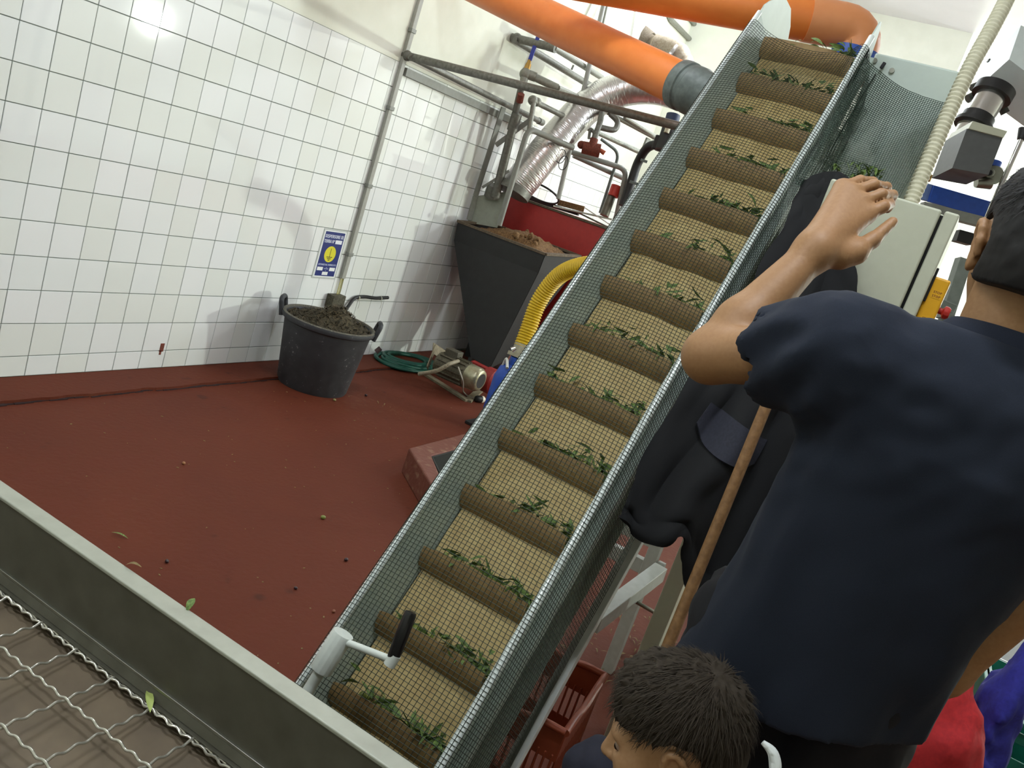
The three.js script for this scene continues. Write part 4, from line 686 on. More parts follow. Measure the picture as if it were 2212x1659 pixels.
{ // filling machine behind: steel tube, clamp rings, grey drive box, valve, blue panel
  const D0 = 4.3, t = thing('filler_machine', 'steel tube with black clamp rings over a dark grey drive box', 'machine', [-0.216, 2.15, -4.881]);
  const a = [-0.213, 2.619, -4.999], b = [-0.244, 2.354, -4.919], d = v3(b).sub(v3(a)).normalize(), at = (k) => v3(a).lerp(v3(b), k);
  obj('tube', cyl(a, b, 0.07, 0.07, 36), M.chrome, t);
  const ring = (k, r, h, m) => obj('clamp_ring', cyl(at(k).addScaledVector(d, -h / 2), at(k).addScaledVector(d, h / 2), r, r, 36), m, t);
  ring(0.60, 0.078, 0.045, M.black); ring(0.71, 0.094, 0.02, M.black); ring(0.79, 0.073, 0.006, M.steelDark); ring(0.02, 0.095, 0.05, M.black);
  obj('clamp_screw', cyl(at(0.82).add(new THREE.Vector3(0.075, -0.01, 0.04)), at(0.82).add(new THREE.Vector3(0.11, -0.01, 0.03)), 0.008, 0.008, 10), M.chrome, t);
  const quadBox = (c, depth, name, m) => { const [A, B, Cc, Dd] = c.map(v3), n = B.clone().sub(A).cross(Dd.clone().sub(A)).normalize().multiplyScalar(depth); obj(name, [gridSurface(1, 1, (u, v) => A.clone().lerp(B, u).lerp(Dd.clone().lerp(Cc, u), v), 0), gridSurface(1, 1, (u, v) => A.clone().lerp(B, u).lerp(Dd.clone().lerp(Cc, u), v).add(n), 0), ...[[A, B], [B, Cc], [Cc, Dd], [Dd, A]].map(([p, q]) => gridSurface(1, 1, (u, v) => p.clone().lerp(q, u).addScaledVector(n, v), 0))], m, t); };
  quadBox([[-0.321, 2.31, -4.819], [-0.164, 2.327, -4.892], [-0.155, 2.143, -4.85], [-0.309, 2.119, -4.776]], -0.2, 'drive_box', matG(0x5e6060, 0x525454, 0.5, 0.1, 0.3, 7, 3, 0.8));
  quadBox([[-0.31, 2.351, -4.823], [-0.157, 2.357, -4.891], [-0.161, 2.324, -4.881], [-0.314, 2.313, -4.812]], -0.2, 'top_plate', M.cabinet);
  obj('elbow_valve', [cyl([-0.06, 2.228, -4.912], [-0.051, 2.249, -5.044], 0.045, 0.045, 28), cyl([-0.079, 2.224, -4.847], [-0.075, 2.234, -4.918], 0.02, 0.02, 20), cyl([-0.154, 2.213, -4.901], [-0.091, 2.222, -4.931], 0.02, 0.02, 16), cyl([-0.119, 2.171, -4.906], [-0.057, 2.191, -4.938], 0.024, 0.03, 16), cyl([-0.157, 2.237, -4.906], [-0.132, 2.256, -4.921], 0.016, 0.02, 12)], M.steel, t);
  obj('valve_bore', cyl([-0.08, 2.222, -4.835], [-0.079, 2.224, -4.847], 0.014, 0.014, 20), M.black, t);
  obj('valve_cap', cyl([-0.075, 2.271, -4.972], [-0.076, 2.3, -4.979], 0.03, 0.03, 24), M.blue, t, { label: 'blue valve cap' });
  const p = thing('blue_panel', 'blue panel strip under the drive box behind the cabinet', 'panel', [-0.156, 2.058, -4.94]);
  obj('panel', [beam([-0.295, 2.068, -4.938], [-0.01, 2.081, -5.065], 0.02, 0.085, [-0.3, 0.95, 0])], M.blue, p);
  obj('side_strip', beam([-0.404, 2.066, -4.912], [-0.296, 2.071, -4.96], 0.02, 0.085, [-0.3, 0.95, 0]), mat(0x6d84b4, 0.5), p);
  obj('beam', beam([-0.309, 1.991, -4.912], [0.218, 2.033, -5.153], 0.05, 0.05, [-0.3, 0.95, 0]), M.greyPaint, p);
  obj('dark_box', beam([-0.111, 1.92, -5.093], [-0.034, 1.925, -5.128], 0.06, 0.06, [-0.3, 0.95, 0]), M.black, p);
  const c = thing('chrome_pole', 'slim chrome upright to the right of the drive box', 'pole', [-0.005, 2.002, -4.824]);
  obj('pole', cyl([-0.01, 2.428, -4.928], [-0.009, 1.991, -4.819], 0.013, 0.013, 16), M.chrome, c);
  obj('pole_cap', cyl([-0.009, 2.467, -4.938], [-0.011, 2.419, -4.925], 0.035, 0.02, 16), M.black, c);
  const w = thing('white_pole', 'thin white upright between the ribbed hose and blue panel', 'pole', [-0.328, 2.011, -4.797]);
  obj('pole', [cyl([-0.325, 2.134, -4.829], [-0.328, 1.999, -4.794], 0.009, 0.009, 12), cyl([...[-0.328, 1.999, -4.794]], [[-0.328, 1.999, -4.794][0], 0, [-0.328, 1.999, -4.794][2]], 0.009, 0.009, 12)], M.lampWhite, w); obj('brass_joint', cyl([-0.325, 2.136, -4.807], [-0.325, 2.107, -4.8], 0.016, 0.016, 12), M.brass, w);
  const o = thing('overhead_hopper', 'pale blue box with dark edging under the ceiling', 'machine', [-0.238, 2.793, -5.368]);
  obj('box', [gridSurface(1, 1, (u, v) => v3([-0.318, 2.839, -5.344]).lerp(v3([0.091, 2.8, -5.513]), u).lerp(v3([-0.31, 2.647, -5.188]).lerp(v3([0.183, 2.485, -5.362]), u), v), 0.25)], matG(0xe2eeee, 0xd6e2e2, 0.45, 0, 0.4, 6, 3, 0.6), o);
  obj('edging', [beam([-0.318, 2.835, -5.321], [0.09, 2.796, -5.489], 0.02, 0.018), pipe([[-0.327, 2.639, -5.122], [-0.288, 2.679, -5.149], [-0.232, 2.71, -5.182], [-0.133, 2.739, -5.232]], 0.018, 0.05), pipe([[-0.318, 2.569, -5.053], [-0.27, 2.624, -5.087], [-0.203, 2.631, -5.119], [-0.129, 2.561, -5.133]], 0.022, 0.05)], matG(0x44463f, 0x34362f, 0.5, 0, 0.3, 6, 3, 0.8), o);
}
{ // rear frames seen between cabinet and head
  const t = thing('conveyor_post', 'grey green upright seen between the cabinet and the man', 'post', [0.008, 1.592, -4.503]);
  obj('upright', [beam([-0.025, 1.784, -4.537], [0.004, 1.5, -4.478], 0.06, 0.05), beam([0.004, 1.5, -4.478], [[0.004, 1.5, -4.478][0], 0, [0.004, 1.5, -4.478][2]], 0.05, 0.05), beam([-0.041, 1.561, -4.362], [0.022, 1.556, -4.388], 0.04, 0.04)], matG(0x7d857e, 0x6d756e, 0.5, 0, 0.3, 6, 3, 0.8), t);
}
{ // jacket hung along the elevator
  const cols = [[[-0.451, 1.723, -2.5], [-0.443, 1.612, -2.387], [-0.454, 1.394, -2.238], [-0.462, 1.166, -2.043], [-0.461, 0.9, -1.876], [-0.455, 0.858, -1.857]], [[-0.417, 1.749, -2.455], [-0.381, 1.598, -2.343], [-0.368, 1.363, -2.178], [-0.369, 1.145, -2.011], [-0.38, 0.884, -1.863], [-0.368, 0.83, -1.849]], [[-0.388, 1.758, -2.424], [-0.334, 1.585, -2.304], [-0.302, 1.352, -2.159], [-0.3, 1.128, -2.015], [-0.321, 0.919, -1.886], [-0.315, 0.878, -1.873]], [[-0.353, 1.754, -2.394], [-0.277, 1.554, -2.277], [-0.235, 1.331, -2.149], [-0.224, 1.112, -2.032], [-0.243, 0.827, -1.897], [-0.245, 0.755, -1.873]], [[-0.327, 1.735, -2.378], [-0.222, 1.524, -2.259], [-0.143, 1.366, -2.187], [-0.14, 1.141, -2.087], [-0.168, 0.826, -1.952], [-0.175, 0.739, -1.921]]].map((c) => new THREE.CatmullRomCurve3(c.map(v3)));
  const f = (u, v) => { const k = u * 4, i = Math.min(3, Math.floor(k)), P = [Math.max(0, i - 1), i, i + 1, Math.min(4, i + 2)].map((j) => cols[j].getPoint(v)), q = new THREE.CatmullRomCurve3(P).getPoint(i === 0 ? (k - i) / 3 + (1 / 3) * 0 + 1 / 3 * 1 : (1 + k - i) / 3); const w = 0.022 * Math.sin(u * 13 + v * 2 + noise3(u, v * 2, 0) * 1.5) * smooth(0.05, 0.5, v) + 0.014 * noise3(u * 4, v * 7, 8); q.z += w * 0.9; q.x += w * 0.5; return q; };
  const t = thing('work_jacket', 'dark navy work jacket hung along the right side of the elevator', 'jacket', [-0.36, 0.858, -1.865]);
  obj('cloth', gridSurface(60, 70, f, 0.012), M.navyCloth, t);
  obj('pocket_flap', gridSurface(16, 6, (u, v) => { const p = f(lerp(0.2, 0.72, u), lerp(0.60, 0.60 + 0.07 * (0.55 + 0.45 * Math.sin(u * 3.1)), v)); return p.add(new THREE.Vector3(0.006, 0.004, 0.012 + 0.006 * v)); }, 0.005), matG(0x20222f, 0x161722, 0.9, 0, 0.1, 12, 3, 1), t);
  obj('collar', gridSurface(20, 4, (u, v) => { const p = f(lerp(0.05, 0.95, u), 0.10 * v); return p.add(new THREE.Vector3(0.006, 0.004, 0.012 * Math.sin(v * 3.1) + 0.006)); }, 0.006), M.navyCloth, t);
}
{ // broom handle
  const a = v3([-0.233, 0.694, -1.778]), b = v3([-0.253, 1.24, -1.929]), d = b.clone().sub(a).normalize(), base = a.clone().addScaledVector(d, -a.y / d.y + 0.06);
  const t = thing('broom', 'brown wooden broom handle standing upright before the navy jacket', 'broom', [base.x, 0, base.z]);
  obj('handle', cyl(base, b.clone().addScaledVector(d, 0.02), 0.0135, 0.0125, 18), M.wood, t);
  obj('head', box(base.x - 0.15, base.x + 0.15, 0.07, 0.11, base.z - 0.03, base.z + 0.03, 0.008), M.redPlastic, t);
  const br = []; for (let i = 0; i < 26; i++) for (let k = 0; k < 3; k++) br.push(cyl([base.x - 0.14 + i * 0.0112, 0.07, base.z - 0.02 + k * 0.02], [base.x - 0.145 + i * 0.0116, 0.0, base.z - 0.025 + k * 0.025], 0.003, 0.003, 5));
  obj('bristles', br, M.black, t, { kind: 'stuff' });
}
{ // slatted red crate under the elevator
  const A = v3([-0.434, 0.24, -2.314]), B = v3([-0.407, 0.24, -1.957]), e = B.clone().sub(A), L = e.length(); e.normalize(); const w = new THREE.Vector3(e.z, 0, -e.x); if (w.x > 0) w.negate(); const W = 0.26;
  const t = thing('crate', 'orange red plastic crate with slotted sides under the elevator', 'crate', A.clone().add(B).multiplyScalar(0.5).setY(0).toArray());
  const P = (a, b, y) => A.clone().addScaledVector(e, a).addScaledVector(w, b).setY(y), bar = (p, q, ww, h) => beam(p, q, ww, h, [0, 1, 0], 0.003);
  const sides = [[[0, 0], [L, 0]], [[L, 0], [L, W]], [[L, W], [0, W]], [[0, W], [0, 0]]];
  sides.forEach(([p, q]) => { const pts = []; const dip = (k) => 0.24 - 0.012 * Math.sin(Math.PI * smooth(0.2, 0.8, k)); for (let k = 0; k <= 12; k++) pts.push(P(lerp(p[0], q[0], k / 12), lerp(p[1], q[1], k / 12), dip(k / 12))); obj('rim', sweep(pts, 0.0105, 10), M.redPlastic, t);
    obj('panel', [bar(P(...p, 0.19), P(...q, 0.19), 0.005, 0.08), bar(P(...p, 0.03), P(...q, 0.03), 0.005, 0.06), ...Array.from({ length: 13 }, (_, k) => { const s = (k + 0.5) / 13, a = P(lerp(p[0], q[0], s), lerp(p[1], q[1], s), 0.05), b = a.clone().setY(0.17); return bar(a, b, 0.012, 0.006); })], M.redPlastic, t); });
  obj('bottom', [gridSurface(1, 1, (u, v) => P(u * L, v * W, 0.008), 0.005)], M.redPlastic, t);
}
{ // sacks, crate and bench at the lower right
  const sack = (name, label, c, rx, ry, rz, m, seed) => { const g = nets((x, y, z) => { const dx = (x - c[0]) / rx, dz = (z - c[2]) / rz, py = (y - c[1]) / ry; const pinch = 1 - 0.55 * smooth(0.55, 1.0, py) ; const r = Math.sqrt(dx * dx + dz * dz) / pinch; const d = Math.max((Math.sqrt(Math.pow(r, 2.4) + Math.pow(Math.abs(py), 6)) - 1) * 0.8 * Math.min(rx, rz), -y + 0.002); return d + 0.014 * noise3(x * 11 + seed, y * 7, z * 11) + 0.006 * noise3(x * 30, y * 22 + seed, z * 30); }, [c[0] - rx - 0.08, -0.03, c[2] - rz - 0.08], [c[0] + rx + 0.08, c[1] + ry + 0.08, c[2] + rz + 0.08], 0.014); return tag(obj(name, g, m), label, 'sack'); };
  const R = [0.325, 0.547, -2.086], Bl = [0.465, 0.567, -2.264];
  sack('sack', 'bright red cloth sack behind the man at the lower right', [R[0] - 0.01, 0.40, R[2]], 0.12, 0.42, 0.13, matG(0xc22a2e, 0xa92228, 0.85, 0, 0.12, 9, 4, 1), 1);
  sack('sack', 'deep blue cloth sack to the right of the red sack', [Bl[0] - 0.012, 0.42, Bl[2]], 0.056, 0.45, 0.11, matG(0x2a2c92, 0x20217a, 0.85, 0, 0.12, 9, 4, 1), 2);
  const gc = [0.554, 0.582, -2.474], t = thing('green_crate', 'green plastic crate with worn white lettering at the right edge', 'crate', [gc[0], 0, gc[2]]);
  const G = matG(0x12705a, 0x0e5f4c, 0.5, 0, 0.3, 7, 3, 1), y0 = 0.34, y1 = 0.63;
  const gx = gc[0] - 0.02, gz = gc[2] + 0.02;
  obj('front_panel', [box(gx - 0.06, gx + 0.34, y0, y1 - 0.1, gz - 0.006, gz, 0.002), box(gx - 0.06, gx + 0.34, y1 - 0.06, y1 - 0.03, gz - 0.006, gz, 0.002)], G, t);
  obj('rim', [box(gx - 0.07, gx + 0.35, y1 - 0.015, y1, gz - 0.02, gz + 0.012, 0.003), box(gx - 0.07, gx - 0.045, y1 - 0.015, y1, gz - 0.4, gz, 0.003), box(gx + 0.325, gx + 0.35, y1 - 0.015, y1, gz - 0.4, gz, 0.003)], G, t);
  obj('side_panel', [box(gx - 0.06, gx - 0.054, y0, y1, gz - 0.4, gz), box(gx + 0.334, gx + 0.34, y0, y1, gz - 0.4, gz), box(gx - 0.06, gx + 0.34, y0, y1, gz - 0.4, gz - 0.394), box(gx - 0.06, gx + 0.34, y0, y0 + 0.01, gz - 0.4, gz)], G, t);
  const cv = document.createElement('canvas'); cv.width = 64; cv.height = 256; const c = cv.getContext('2d'); c.fillStyle = '#11695500'; c.clearRect(0, 0, 64, 256); c.save(); c.translate(46, 246); c.rotate(-Math.PI / 2); c.fillStyle = '#c7d2cc'; c.font = 'bold 44px sans-serif'; c.fillText('OLEIFICIO', 0, 0, 236); c.restore();
  const low = thing('green_crate', 'green crate under the lettered crate at the right edge', 'crate', [gx + 0.14, 0, gz - 0.2]);
  obj('body', [box(gx - 0.06, gx + 0.34, 0.0, y0 - 0.012, gz - 0.4, gz - 0.394), box(gx - 0.06, gx + 0.34, 0.0, y0 - 0.012, gz - 0.006, gz), box(gx - 0.06, gx - 0.054, 0, y0 - 0.012, gz - 0.4, gz), box(gx + 0.334, gx + 0.34, 0, y0 - 0.012, gz - 0.4, gz), box(gx - 0.06, gx + 0.34, 0, 0.01, gz - 0.4, gz)], G, low);
  const tx = new THREE.CanvasTexture(cv); tx.colorSpace = THREE.SRGBColorSpace;
  obj('lettering', new THREE.PlaneGeometry(0.05, 0.19).translate(gx - 0.01, y0 + 0.1, gz + 0.0012), mat(0xffffff, 0.6, 0, { map: tx, alphaTest: 0.4, transparent: true }), t, { keepUV: true });
  const bch = thing('steel_bench', 'dark grey bench top with pale edging behind the sacks', 'bench', [0.603, 0.595, -3.17]); const q = [0.538, 0.563, -3.078], q2 = [0.662, 0.544, -3.127], up = [0.631, 0.587, -3.74];
  obj('top', gridSurface(1, 1, (u, v) => v3(q).lerp(new THREE.Vector3(q[0] + 1.0, q[1], q[2]), u).lerp(new THREE.Vector3(lerp(q[0], q[0] + 1, u), q[1], q[2] - 0.62), v), 0.03), matG(0x4e4e48, 0x42423c, 0.6, 0.1, 0.4, 7, 3, 1), bch);
  obj('edging', [box(q[0] - 0.005, q[0] + 1, q[1] - 0.03, q[1] + 0.004, q[2], q[2] + 0.008), box(q[0] - 0.005, q[0] + 1, q[1] - 0.01, q[1] + 0.03, q[2] - 0.63, q[2] - 0.61)], M.whitePaint, bch);
  obj('leg', box(q[0] + 0.02, q[0] + 0.06, 0, q[1] - 0.03, q[2] - 0.06, q[2] - 0.02), M.greyPaint, bch); obj('leg', box(q[0] + 0.9, q[0] + 0.94, 0, q[1] - 0.03, q[2] - 0.06, q[2] - 0.02), M.greyPaint, bch); obj('leg', box(q[0] + 0.02, q[0] + 0.06, 0, q[1] - 0.03, q[2] - 0.6, q[2] - 0.56), M.greyPaint, bch);
}

// ---------------------------------------------------------------- people
const skinMap = grain(0xa27a52, 0x956c46, 0.08, 8, 4, 0.8), skinMap2 = grain(0xaa8460, 0x9e7652, 0.08, 8, 4, 0.7);
const skin = mat(0xffffff, 0.55, 0, { map: skinMap }), skinChild = mat(0xffffff, 0.5, 0, { map: skinMap2 });
const headLocal = (() => { // head in its own axes: x to its left, y up, z out of the face, adult size, origin between the ears
  const cranium = ellipsoid([0, 0.035, -0.012], [0.076, 0.092, 0.096]), face = ellipsoid([0, -0.035, 0.028], [0.061, 0.082, 0.066]), jaw = ellipsoid([0, -0.085, 0.045], [0.042, 0.034, 0.042]);
  const cheek = [-1, 1].map((s) => ellipsoid([s * 0.036, -0.035, 0.062], [0.026, 0.026, 0.026])), brow = capsule([-0.036, 0.016, 0.082], [0.036, 0.016, 0.082], 0.012, 0.012);
  const nose = capsule([0, 0.006, 0.094], [0, -0.032, 0.112], 0.008, 0.0125), wing = [-1, 1].map((s) => ellipsoid([s * 0.012, -0.036, 0.100], [0.009, 0.008, 0.011]));
  const lipU = ellipsoid([0, -0.058, 0.092], [0.023, 0.0065, 0.011]), lipL = ellipsoid([0, -0.069, 0.089], [0.02, 0.007, 0.011]), socket = [-1, 1].map((s) => ellipsoid([s * 0.032, -0.003, 0.096], [0.018, 0.012, 0.014]));
  const ears = [-1, 1].map((s) => { const rimA = []; for (let k = 0; k <= 8; k++) { const a = lerp(-0.5, 4.3, k / 8); rimA.push([s * (0.082 + 0.006 * Math.sin(a)), -0.006 + 0.031 * Math.sin(a) * (Math.sin(a) > 0 ? 1 : 0.9), -0.016 - 0.017 * Math.cos(a + 0.2)]); } const segs = rimA.slice(1).map((b, k) => capsule(rimA[k], b, 0.0052, 0.0052)); segs.push(ellipsoid([s * 0.079, -0.008, -0.012], [0.005, 0.024, 0.013]), ellipsoid([s * 0.078, -0.034, -0.006], [0.006, 0.009, 0.008])); return blend(segs, 0.006); });
  return (x, y, z) => { let d = smin(cranium(x, y, z), face(x, y, z), 0.05); d = smin(d, jaw(x, y, z), 0.03); for (const c of cheek) d = smin(d, c(x, y, z), 0.03); d = smin(d, brow(x, y, z), 0.02); for (const s of socket) { const e = -s(x, y, z); d = -smin(-d, -e, 0.012) ; }
    d = smin(d, nose(x, y, z), 0.012); for (const w of wing) d = smin(d, w(x, y, z), 0.008); d = smin(d, lipU(x, y, z), 0.006); d = smin(d, lipL(x, y, z), 0.006); for (const e of ears) d = smin(d, e(x, y, z), 0.008); return d; };
})();
function pose(center, fwd, up, s) { // maps between the head's own axes and the world
  const z = v3(fwd).normalize(), x = v3(up).cross(z).normalize(), y = z.clone().cross(x), c = v3(center);
  return { toLocal: (X, Y, Z) => { const a = X - c.x, b = Y - c.y, d = Z - c.z; return [(a * x.x + b * x.y + d * x.z) / s, (a * y.x + b * y.y + d * y.z) / s, (a * z.x + b * z.y + d * z.z) / s]; }, world: (p) => c.clone().addScaledVector(x, p[0] * s).addScaledVector(y, p[1] * s).addScaledVector(z, p[2] * s), x, y, z, c, s };
}
function headMesh(P, cell) { const r = 0.16 * P.s; return nets((x, y, z) => headLocal(...P.toLocal(x, y, z)) * P.s, [P.c.x - r, P.c.y - r, P.c.z - r], [P.c.x + r, P.c.y + r, P.c.z + r], cell); }
const hairline = (x, y, z) => { // negative where hair grows, in head axes
  const front = z - lerp(0.070, 0.022, smooth(0.02, 0.07, Math.abs(x))), low = lerp(-0.055, 0.045, smooth(-0.04, 0.06, z));
  return Math.max(low - y + (Math.abs(x) > 0.055 ? 0.0 : 0), y > 0.045 ? z - 0.088 : front); };
function hairMesh(P, thick, cell, rough, seed, amp = 1) {
  const r = 0.17 * P.s; const cran = ellipsoid([0, 0.035, -0.012], [0.076, 0.092, 0.096]), nape = ellipsoid([0, -0.03, -0.03], [0.06, 0.07, 0.07]);
  return nets((X, Y, Z) => { const [x, y, z] = P.toLocal(X, Y, Z); const n = amp * noise3(x * rough + seed, y * rough, z * rough) * 0.35 + amp * noise3(x * rough * 2.6, y * rough * 2.6 + seed, z * rough * 2.6) * 0.2; const d = smin(cran(x, y, z), nape(x, y, z), 0.04) - thick(x, y, z) * (1 + n); const ear = Math.hypot((Math.abs(x) - 0.08) * 1.2, y + 0.004, z + 0.014) - 0.044; return Math.max(d, hairline(x, y, z) * 0.9, -ear) * P.s; }, [P.c.x - r, P.c.y - r, P.c.z - r], [P.c.x + r, P.c.y + r, P.c.z + r], cell);
}
function strands(P, count, seed, len, lift, whorl, w, thick, edge = -0.004) { // many short tapered locks combed away from the whorl
  const r = rng(seed), pos = [], idx = [];
  for (let i = 0; i < count; i++) {
    const a = r() * 6.283, b = Math.acos(rr(-0.75, 1, r)); let x = 0.076 * Math.sin(b) * Math.cos(a), y = 0.035 + 0.092 * Math.cos(b), z = -0.012 + 0.096 * Math.sin(b) * Math.sin(a);
    if (hairline(x, y, z) > edge || Math.hypot((Math.abs(x) - 0.08) * 1.2, y + 0.004, z + 0.014) < 0.06 || (Math.abs(x) > 0.05 && z > -0.005 && y < 0.02)) continue;
    const n = new THREE.Vector3(x / 0.0058, (y - 0.035) / 0.0085, (z + 0.012) / 0.0092).normalize(), wv = new THREE.Vector3(x - whorl[0], y - whorl[1], z - whorl[2]); wv.add(new THREE.Vector3(0, -0.01, 0.02)); wv.addScaledVector(n, -wv.dot(n)).normalize(); wv.addScaledVector(new THREE.Vector3(rr(-1, 1, r), rr(-1, 1, r), rr(-1, 1, r)), 0.35).normalize();
    const side = n.clone().cross(wv).normalize(), L = len * rr(0.6, 1.3, r), th = thick(x, y, z); const base = pos.length / 3; const li = lift * rr(0.3, 1.4, r);
    for (let k = 0; k <= 3; k++) { const t = k / 3, p = new THREE.Vector3(x, y, z).addScaledVector(n, th * (0.75 + 0.3 * r() * 0 + 0.25) - t * t * L * L * 3.4 + li * Math.sin(t * 2.2)).addScaledVector(wv, t * L); for (const s of [-1, 1]) { const q = P.world(p.clone().addScaledVector(side, s * w * (1 - t * 0.85)).toArray()); pos.push(q.x, q.y, q.z); } }
    for (let k = 0; k < 3; k++) { const o = base + k * 2; idx.push(o, o + 1, o + 2, o + 1, o + 3, o + 2); }
  }
  const g = new THREE.BufferGeometry(); g.setAttribute('position', new THREE.Float32BufferAttribute(pos, 3)); g.setIndex(idx); g.computeVertexNormals(); return g;
}
const bones = (list) => list.map(([a, b, ra, rb]) => capsule(a, b, ra, rb));
{ // the man, seen from behind, left arm raised towards the cabinet
  const LS = [-0.105, 1.405, -1.345], LE = [-0.3, 1.324, -1.425], LW = [-0.226, 1.541, -1.557], RS = [0.285, 1.415, -1.385], RE = [0.285, 1.268, -1.454], RW = [0.205, 1, -1.464];
  const t = thing('person', 'man in navy polo shirt seen from behind, left hand raised to the beige cabinet', 'person', [0.07, 0, -1.42]);
  const P = pose([0.082, 1.614, -1.407], [-0.1, -0.05, -1], [0.03, 1, -0.03], 1.02);
  const legs = [[-0.06, 0.05], [0.125, 0.0]].map(([x, dz]) => [[[x, 0.92, -1.43], [x - 0.005, 0.49, -1.45 - dz], 0.085, 0.056], [[x - 0.005, 0.49, -1.45 - dz], [x, 0.085, -1.42 - dz], 0.054, 0.036], [[x, 0.06, -1.41 - dz], [x - 0.01, 0.04, -1.57 - dz], 0.04, 0.032]]).flat();
  const torsoBones = [[[0.025, 0.95, -1.43], [0.06, 1.18, -1.41], 0.112, 0.10], [[0.06, 1.18, -1.41], [0.087, 1.34, -1.39], 0.105, 0.105], [[-0.02, 1.39, -1.37], [0.19, 1.39, -1.39], 0.06, 0.06], [[0.088, 1.40, -1.385], [0.074, 1.60, -1.40], 0.068, 0.058]];
  const arms = [[RS, RE, 0.054, 0.046], [RE, RW, 0.048, 0.036], [RW, [RW[0] - 0.05, RW[1] - 0.07, RW[2] - 0.03], 0.028, 0.03]];
  const body = nets(blend(bones([...torsoBones, ...arms, ...legs]), 0.035), [-0.45, -0.02, -1.72], [0.45, 1.72, -1.2], 0.012);
  // left hand: palm fan, four bent fingers and a thumb from the side of the palm
  const K = [[-0.182, 1.625, -1.647], [-0.201, 1.643, -1.655], [-0.222, 1.656, -1.66], [-0.241, 1.661, -1.664]];
  const F = [[K[0], [-0.162, 1.649, -1.662], [-0.158, 1.659, -1.7], [-0.16, 1.652, -1.72]], [K[1], [-0.174, 1.669, -1.673], [-0.161, 1.678, -1.72], [-0.16, 1.67, -1.741]], [K[2], [-0.194, 1.683, -1.69], [-0.177, 1.69, -1.733], [-0.173, 1.685, -1.762]], [K[3], [-0.22, 1.684, -1.696], [-0.203, 1.693, -1.734], [-0.194, 1.69, -1.754]]];
  const T = [[-0.188, 1.545, -1.58], [-0.169, 1.559, -1.597], [-0.153, 1.587, -1.617], [-0.137, 1.628, -1.651]];
  const palm = blend(bones([[LW, K[0], 0.028, 0.0165], [LW, K[1], 0.029, 0.0165], [LW, K[2], 0.028, 0.0155], [LW, K[3], 0.026, 0.0145], [T[0], T[1], 0.022, 0.019]]), 0.018);
  const fingers = F.map((f, i) => blend(bones([[f[0], f[1], 0.0128 - i * 0.0006, 0.0108 - i * 0.0006], [f[1], f[2], 0.0106 - i * 0.0006, 0.0096 - i * 0.0006], [f[2], f[3], 0.0094 - i * 0.0006, 0.0084 - i * 0.0006]]), 0.005));
  const thumb = blend(bones([[T[0], T[1], 0.02, 0.0175], [T[1], T[2], 0.0165, 0.0128], [T[2], T[3], 0.0126, 0.0092]]), 0.008);
    const dir = v3(LW).sub(v3(LE)), mid = v3(LE).addScaledVector(dir, 0.3).toArray();
  const limb = blend(bones([[LS, LE, 0.052, 0.043], [LE, mid, 0.042, 0.0425], [mid, LW, 0.0425, 0.0285]]), 0.02);
  const hf = (x, y, z) => { let d = palm(x, y, z); let fg = 1; for (const f of fingers) fg = Math.min(fg, f(x, y, z)); d = smin(d, fg, 0.009); d = smin(d, thumb(x, y, z), 0.012); d = smin(d, limb(x, y, z), 0.02); return d; };
  const hand = nets(hf, [-0.37, 1.24, -1.80], [-0.03, 1.74, -1.27], 0.0042);
  obj('body', [body, headMesh(P, 0.0045), hand], skin, t);
  // nails
  // polo shirt
  const ring = [[0.84, 0.012, -1.42, 0.192, 0.142], [0.94, 0.022, -1.42, 0.184, 0.138], [1.06, 0.042, -1.41, 0.180, 0.134], [1.2, 0.064, -1.40, 0.187, 0.134], [1.32, 0.084, -1.385, 0.198, 0.134], [1.41, 0.088, -1.385, 0.185, 0.112], [1.47, 0.088, -1.388, 0.10, 0.086], [1.52, 0.086, -1.39, 0.072, 0.070]];
  const sec = (y) => { let i = 0; while (i < ring.length - 2 && y > ring[i + 1][0]) i++; const u = clamp((y - ring[i][0]) / (ring[i + 1][0] - ring[i][0]), 0, 1), s = u * u * (3 - 2 * u) * 0.5 + u * 0.5; return [1, 2, 3, 4].map((k) => lerp(ring[i][k], ring[i + 1][k], s)); };
  const sleeveL = capsule(LS, v3(LS).lerp(v3(LE), 0.66).toArray(), 0.088, 0.074), sleeveR = capsule(RS, v3(RS).lerp(v3(RE), 0.7).toArray(), 0.085, 0.072), yoke = capsule([LS[0], LS[1] - 0.005, LS[2]], [RS[0], RS[1] - 0.005, RS[2]], 0.092, 0.092);
  const aL = v3(LE).sub(v3(LS)), LL = aL.length(); aL.normalize(); const aR = v3(RE).sub(v3(RS)), LR = aR.length(); aR.normalize(); const cuffHole = capsule(LS, LE, 0.068, 0.058), cuffHoleR = capsule(RS, RE, 0.066, 0.058);
  const shirt = nets((x, y, z) => {
    const [cx, cz, a, b] = sec(y); const k = Math.pow(Math.pow(Math.abs((x - cx) / a), 2.3) + Math.pow(Math.abs((z - cz) / b), 2.3), 1 / 2.3); let d = (k - 1) * Math.min(a, b);
    const yk = yoke(x, y, z); d = smin(d, yk, 0.05); const tl = ((x - LS[0]) * aL.x + (y - LS[1]) * aL.y + (z - LS[2]) * aL.z) / LL, tr = ((x - RS[0]) * aR.x + (y - RS[1]) * aR.y + (z - RS[2]) * aR.z) / LR;
    let sl = Math.max(sleeveL(x, y, z), (tl - 0.56) * LL); if (tl > 0.42) sl = Math.max(sl, -cuffHole(x, y, z)); let sr = Math.max(sleeveR(x, y, z), (tr - 0.62) * LR); if (tr > 0.5) sr = Math.max(sr, -cuffHoleR(x, y, z)); d = smin(d, sl, 0.035); d = smin(d, sr, 0.04);
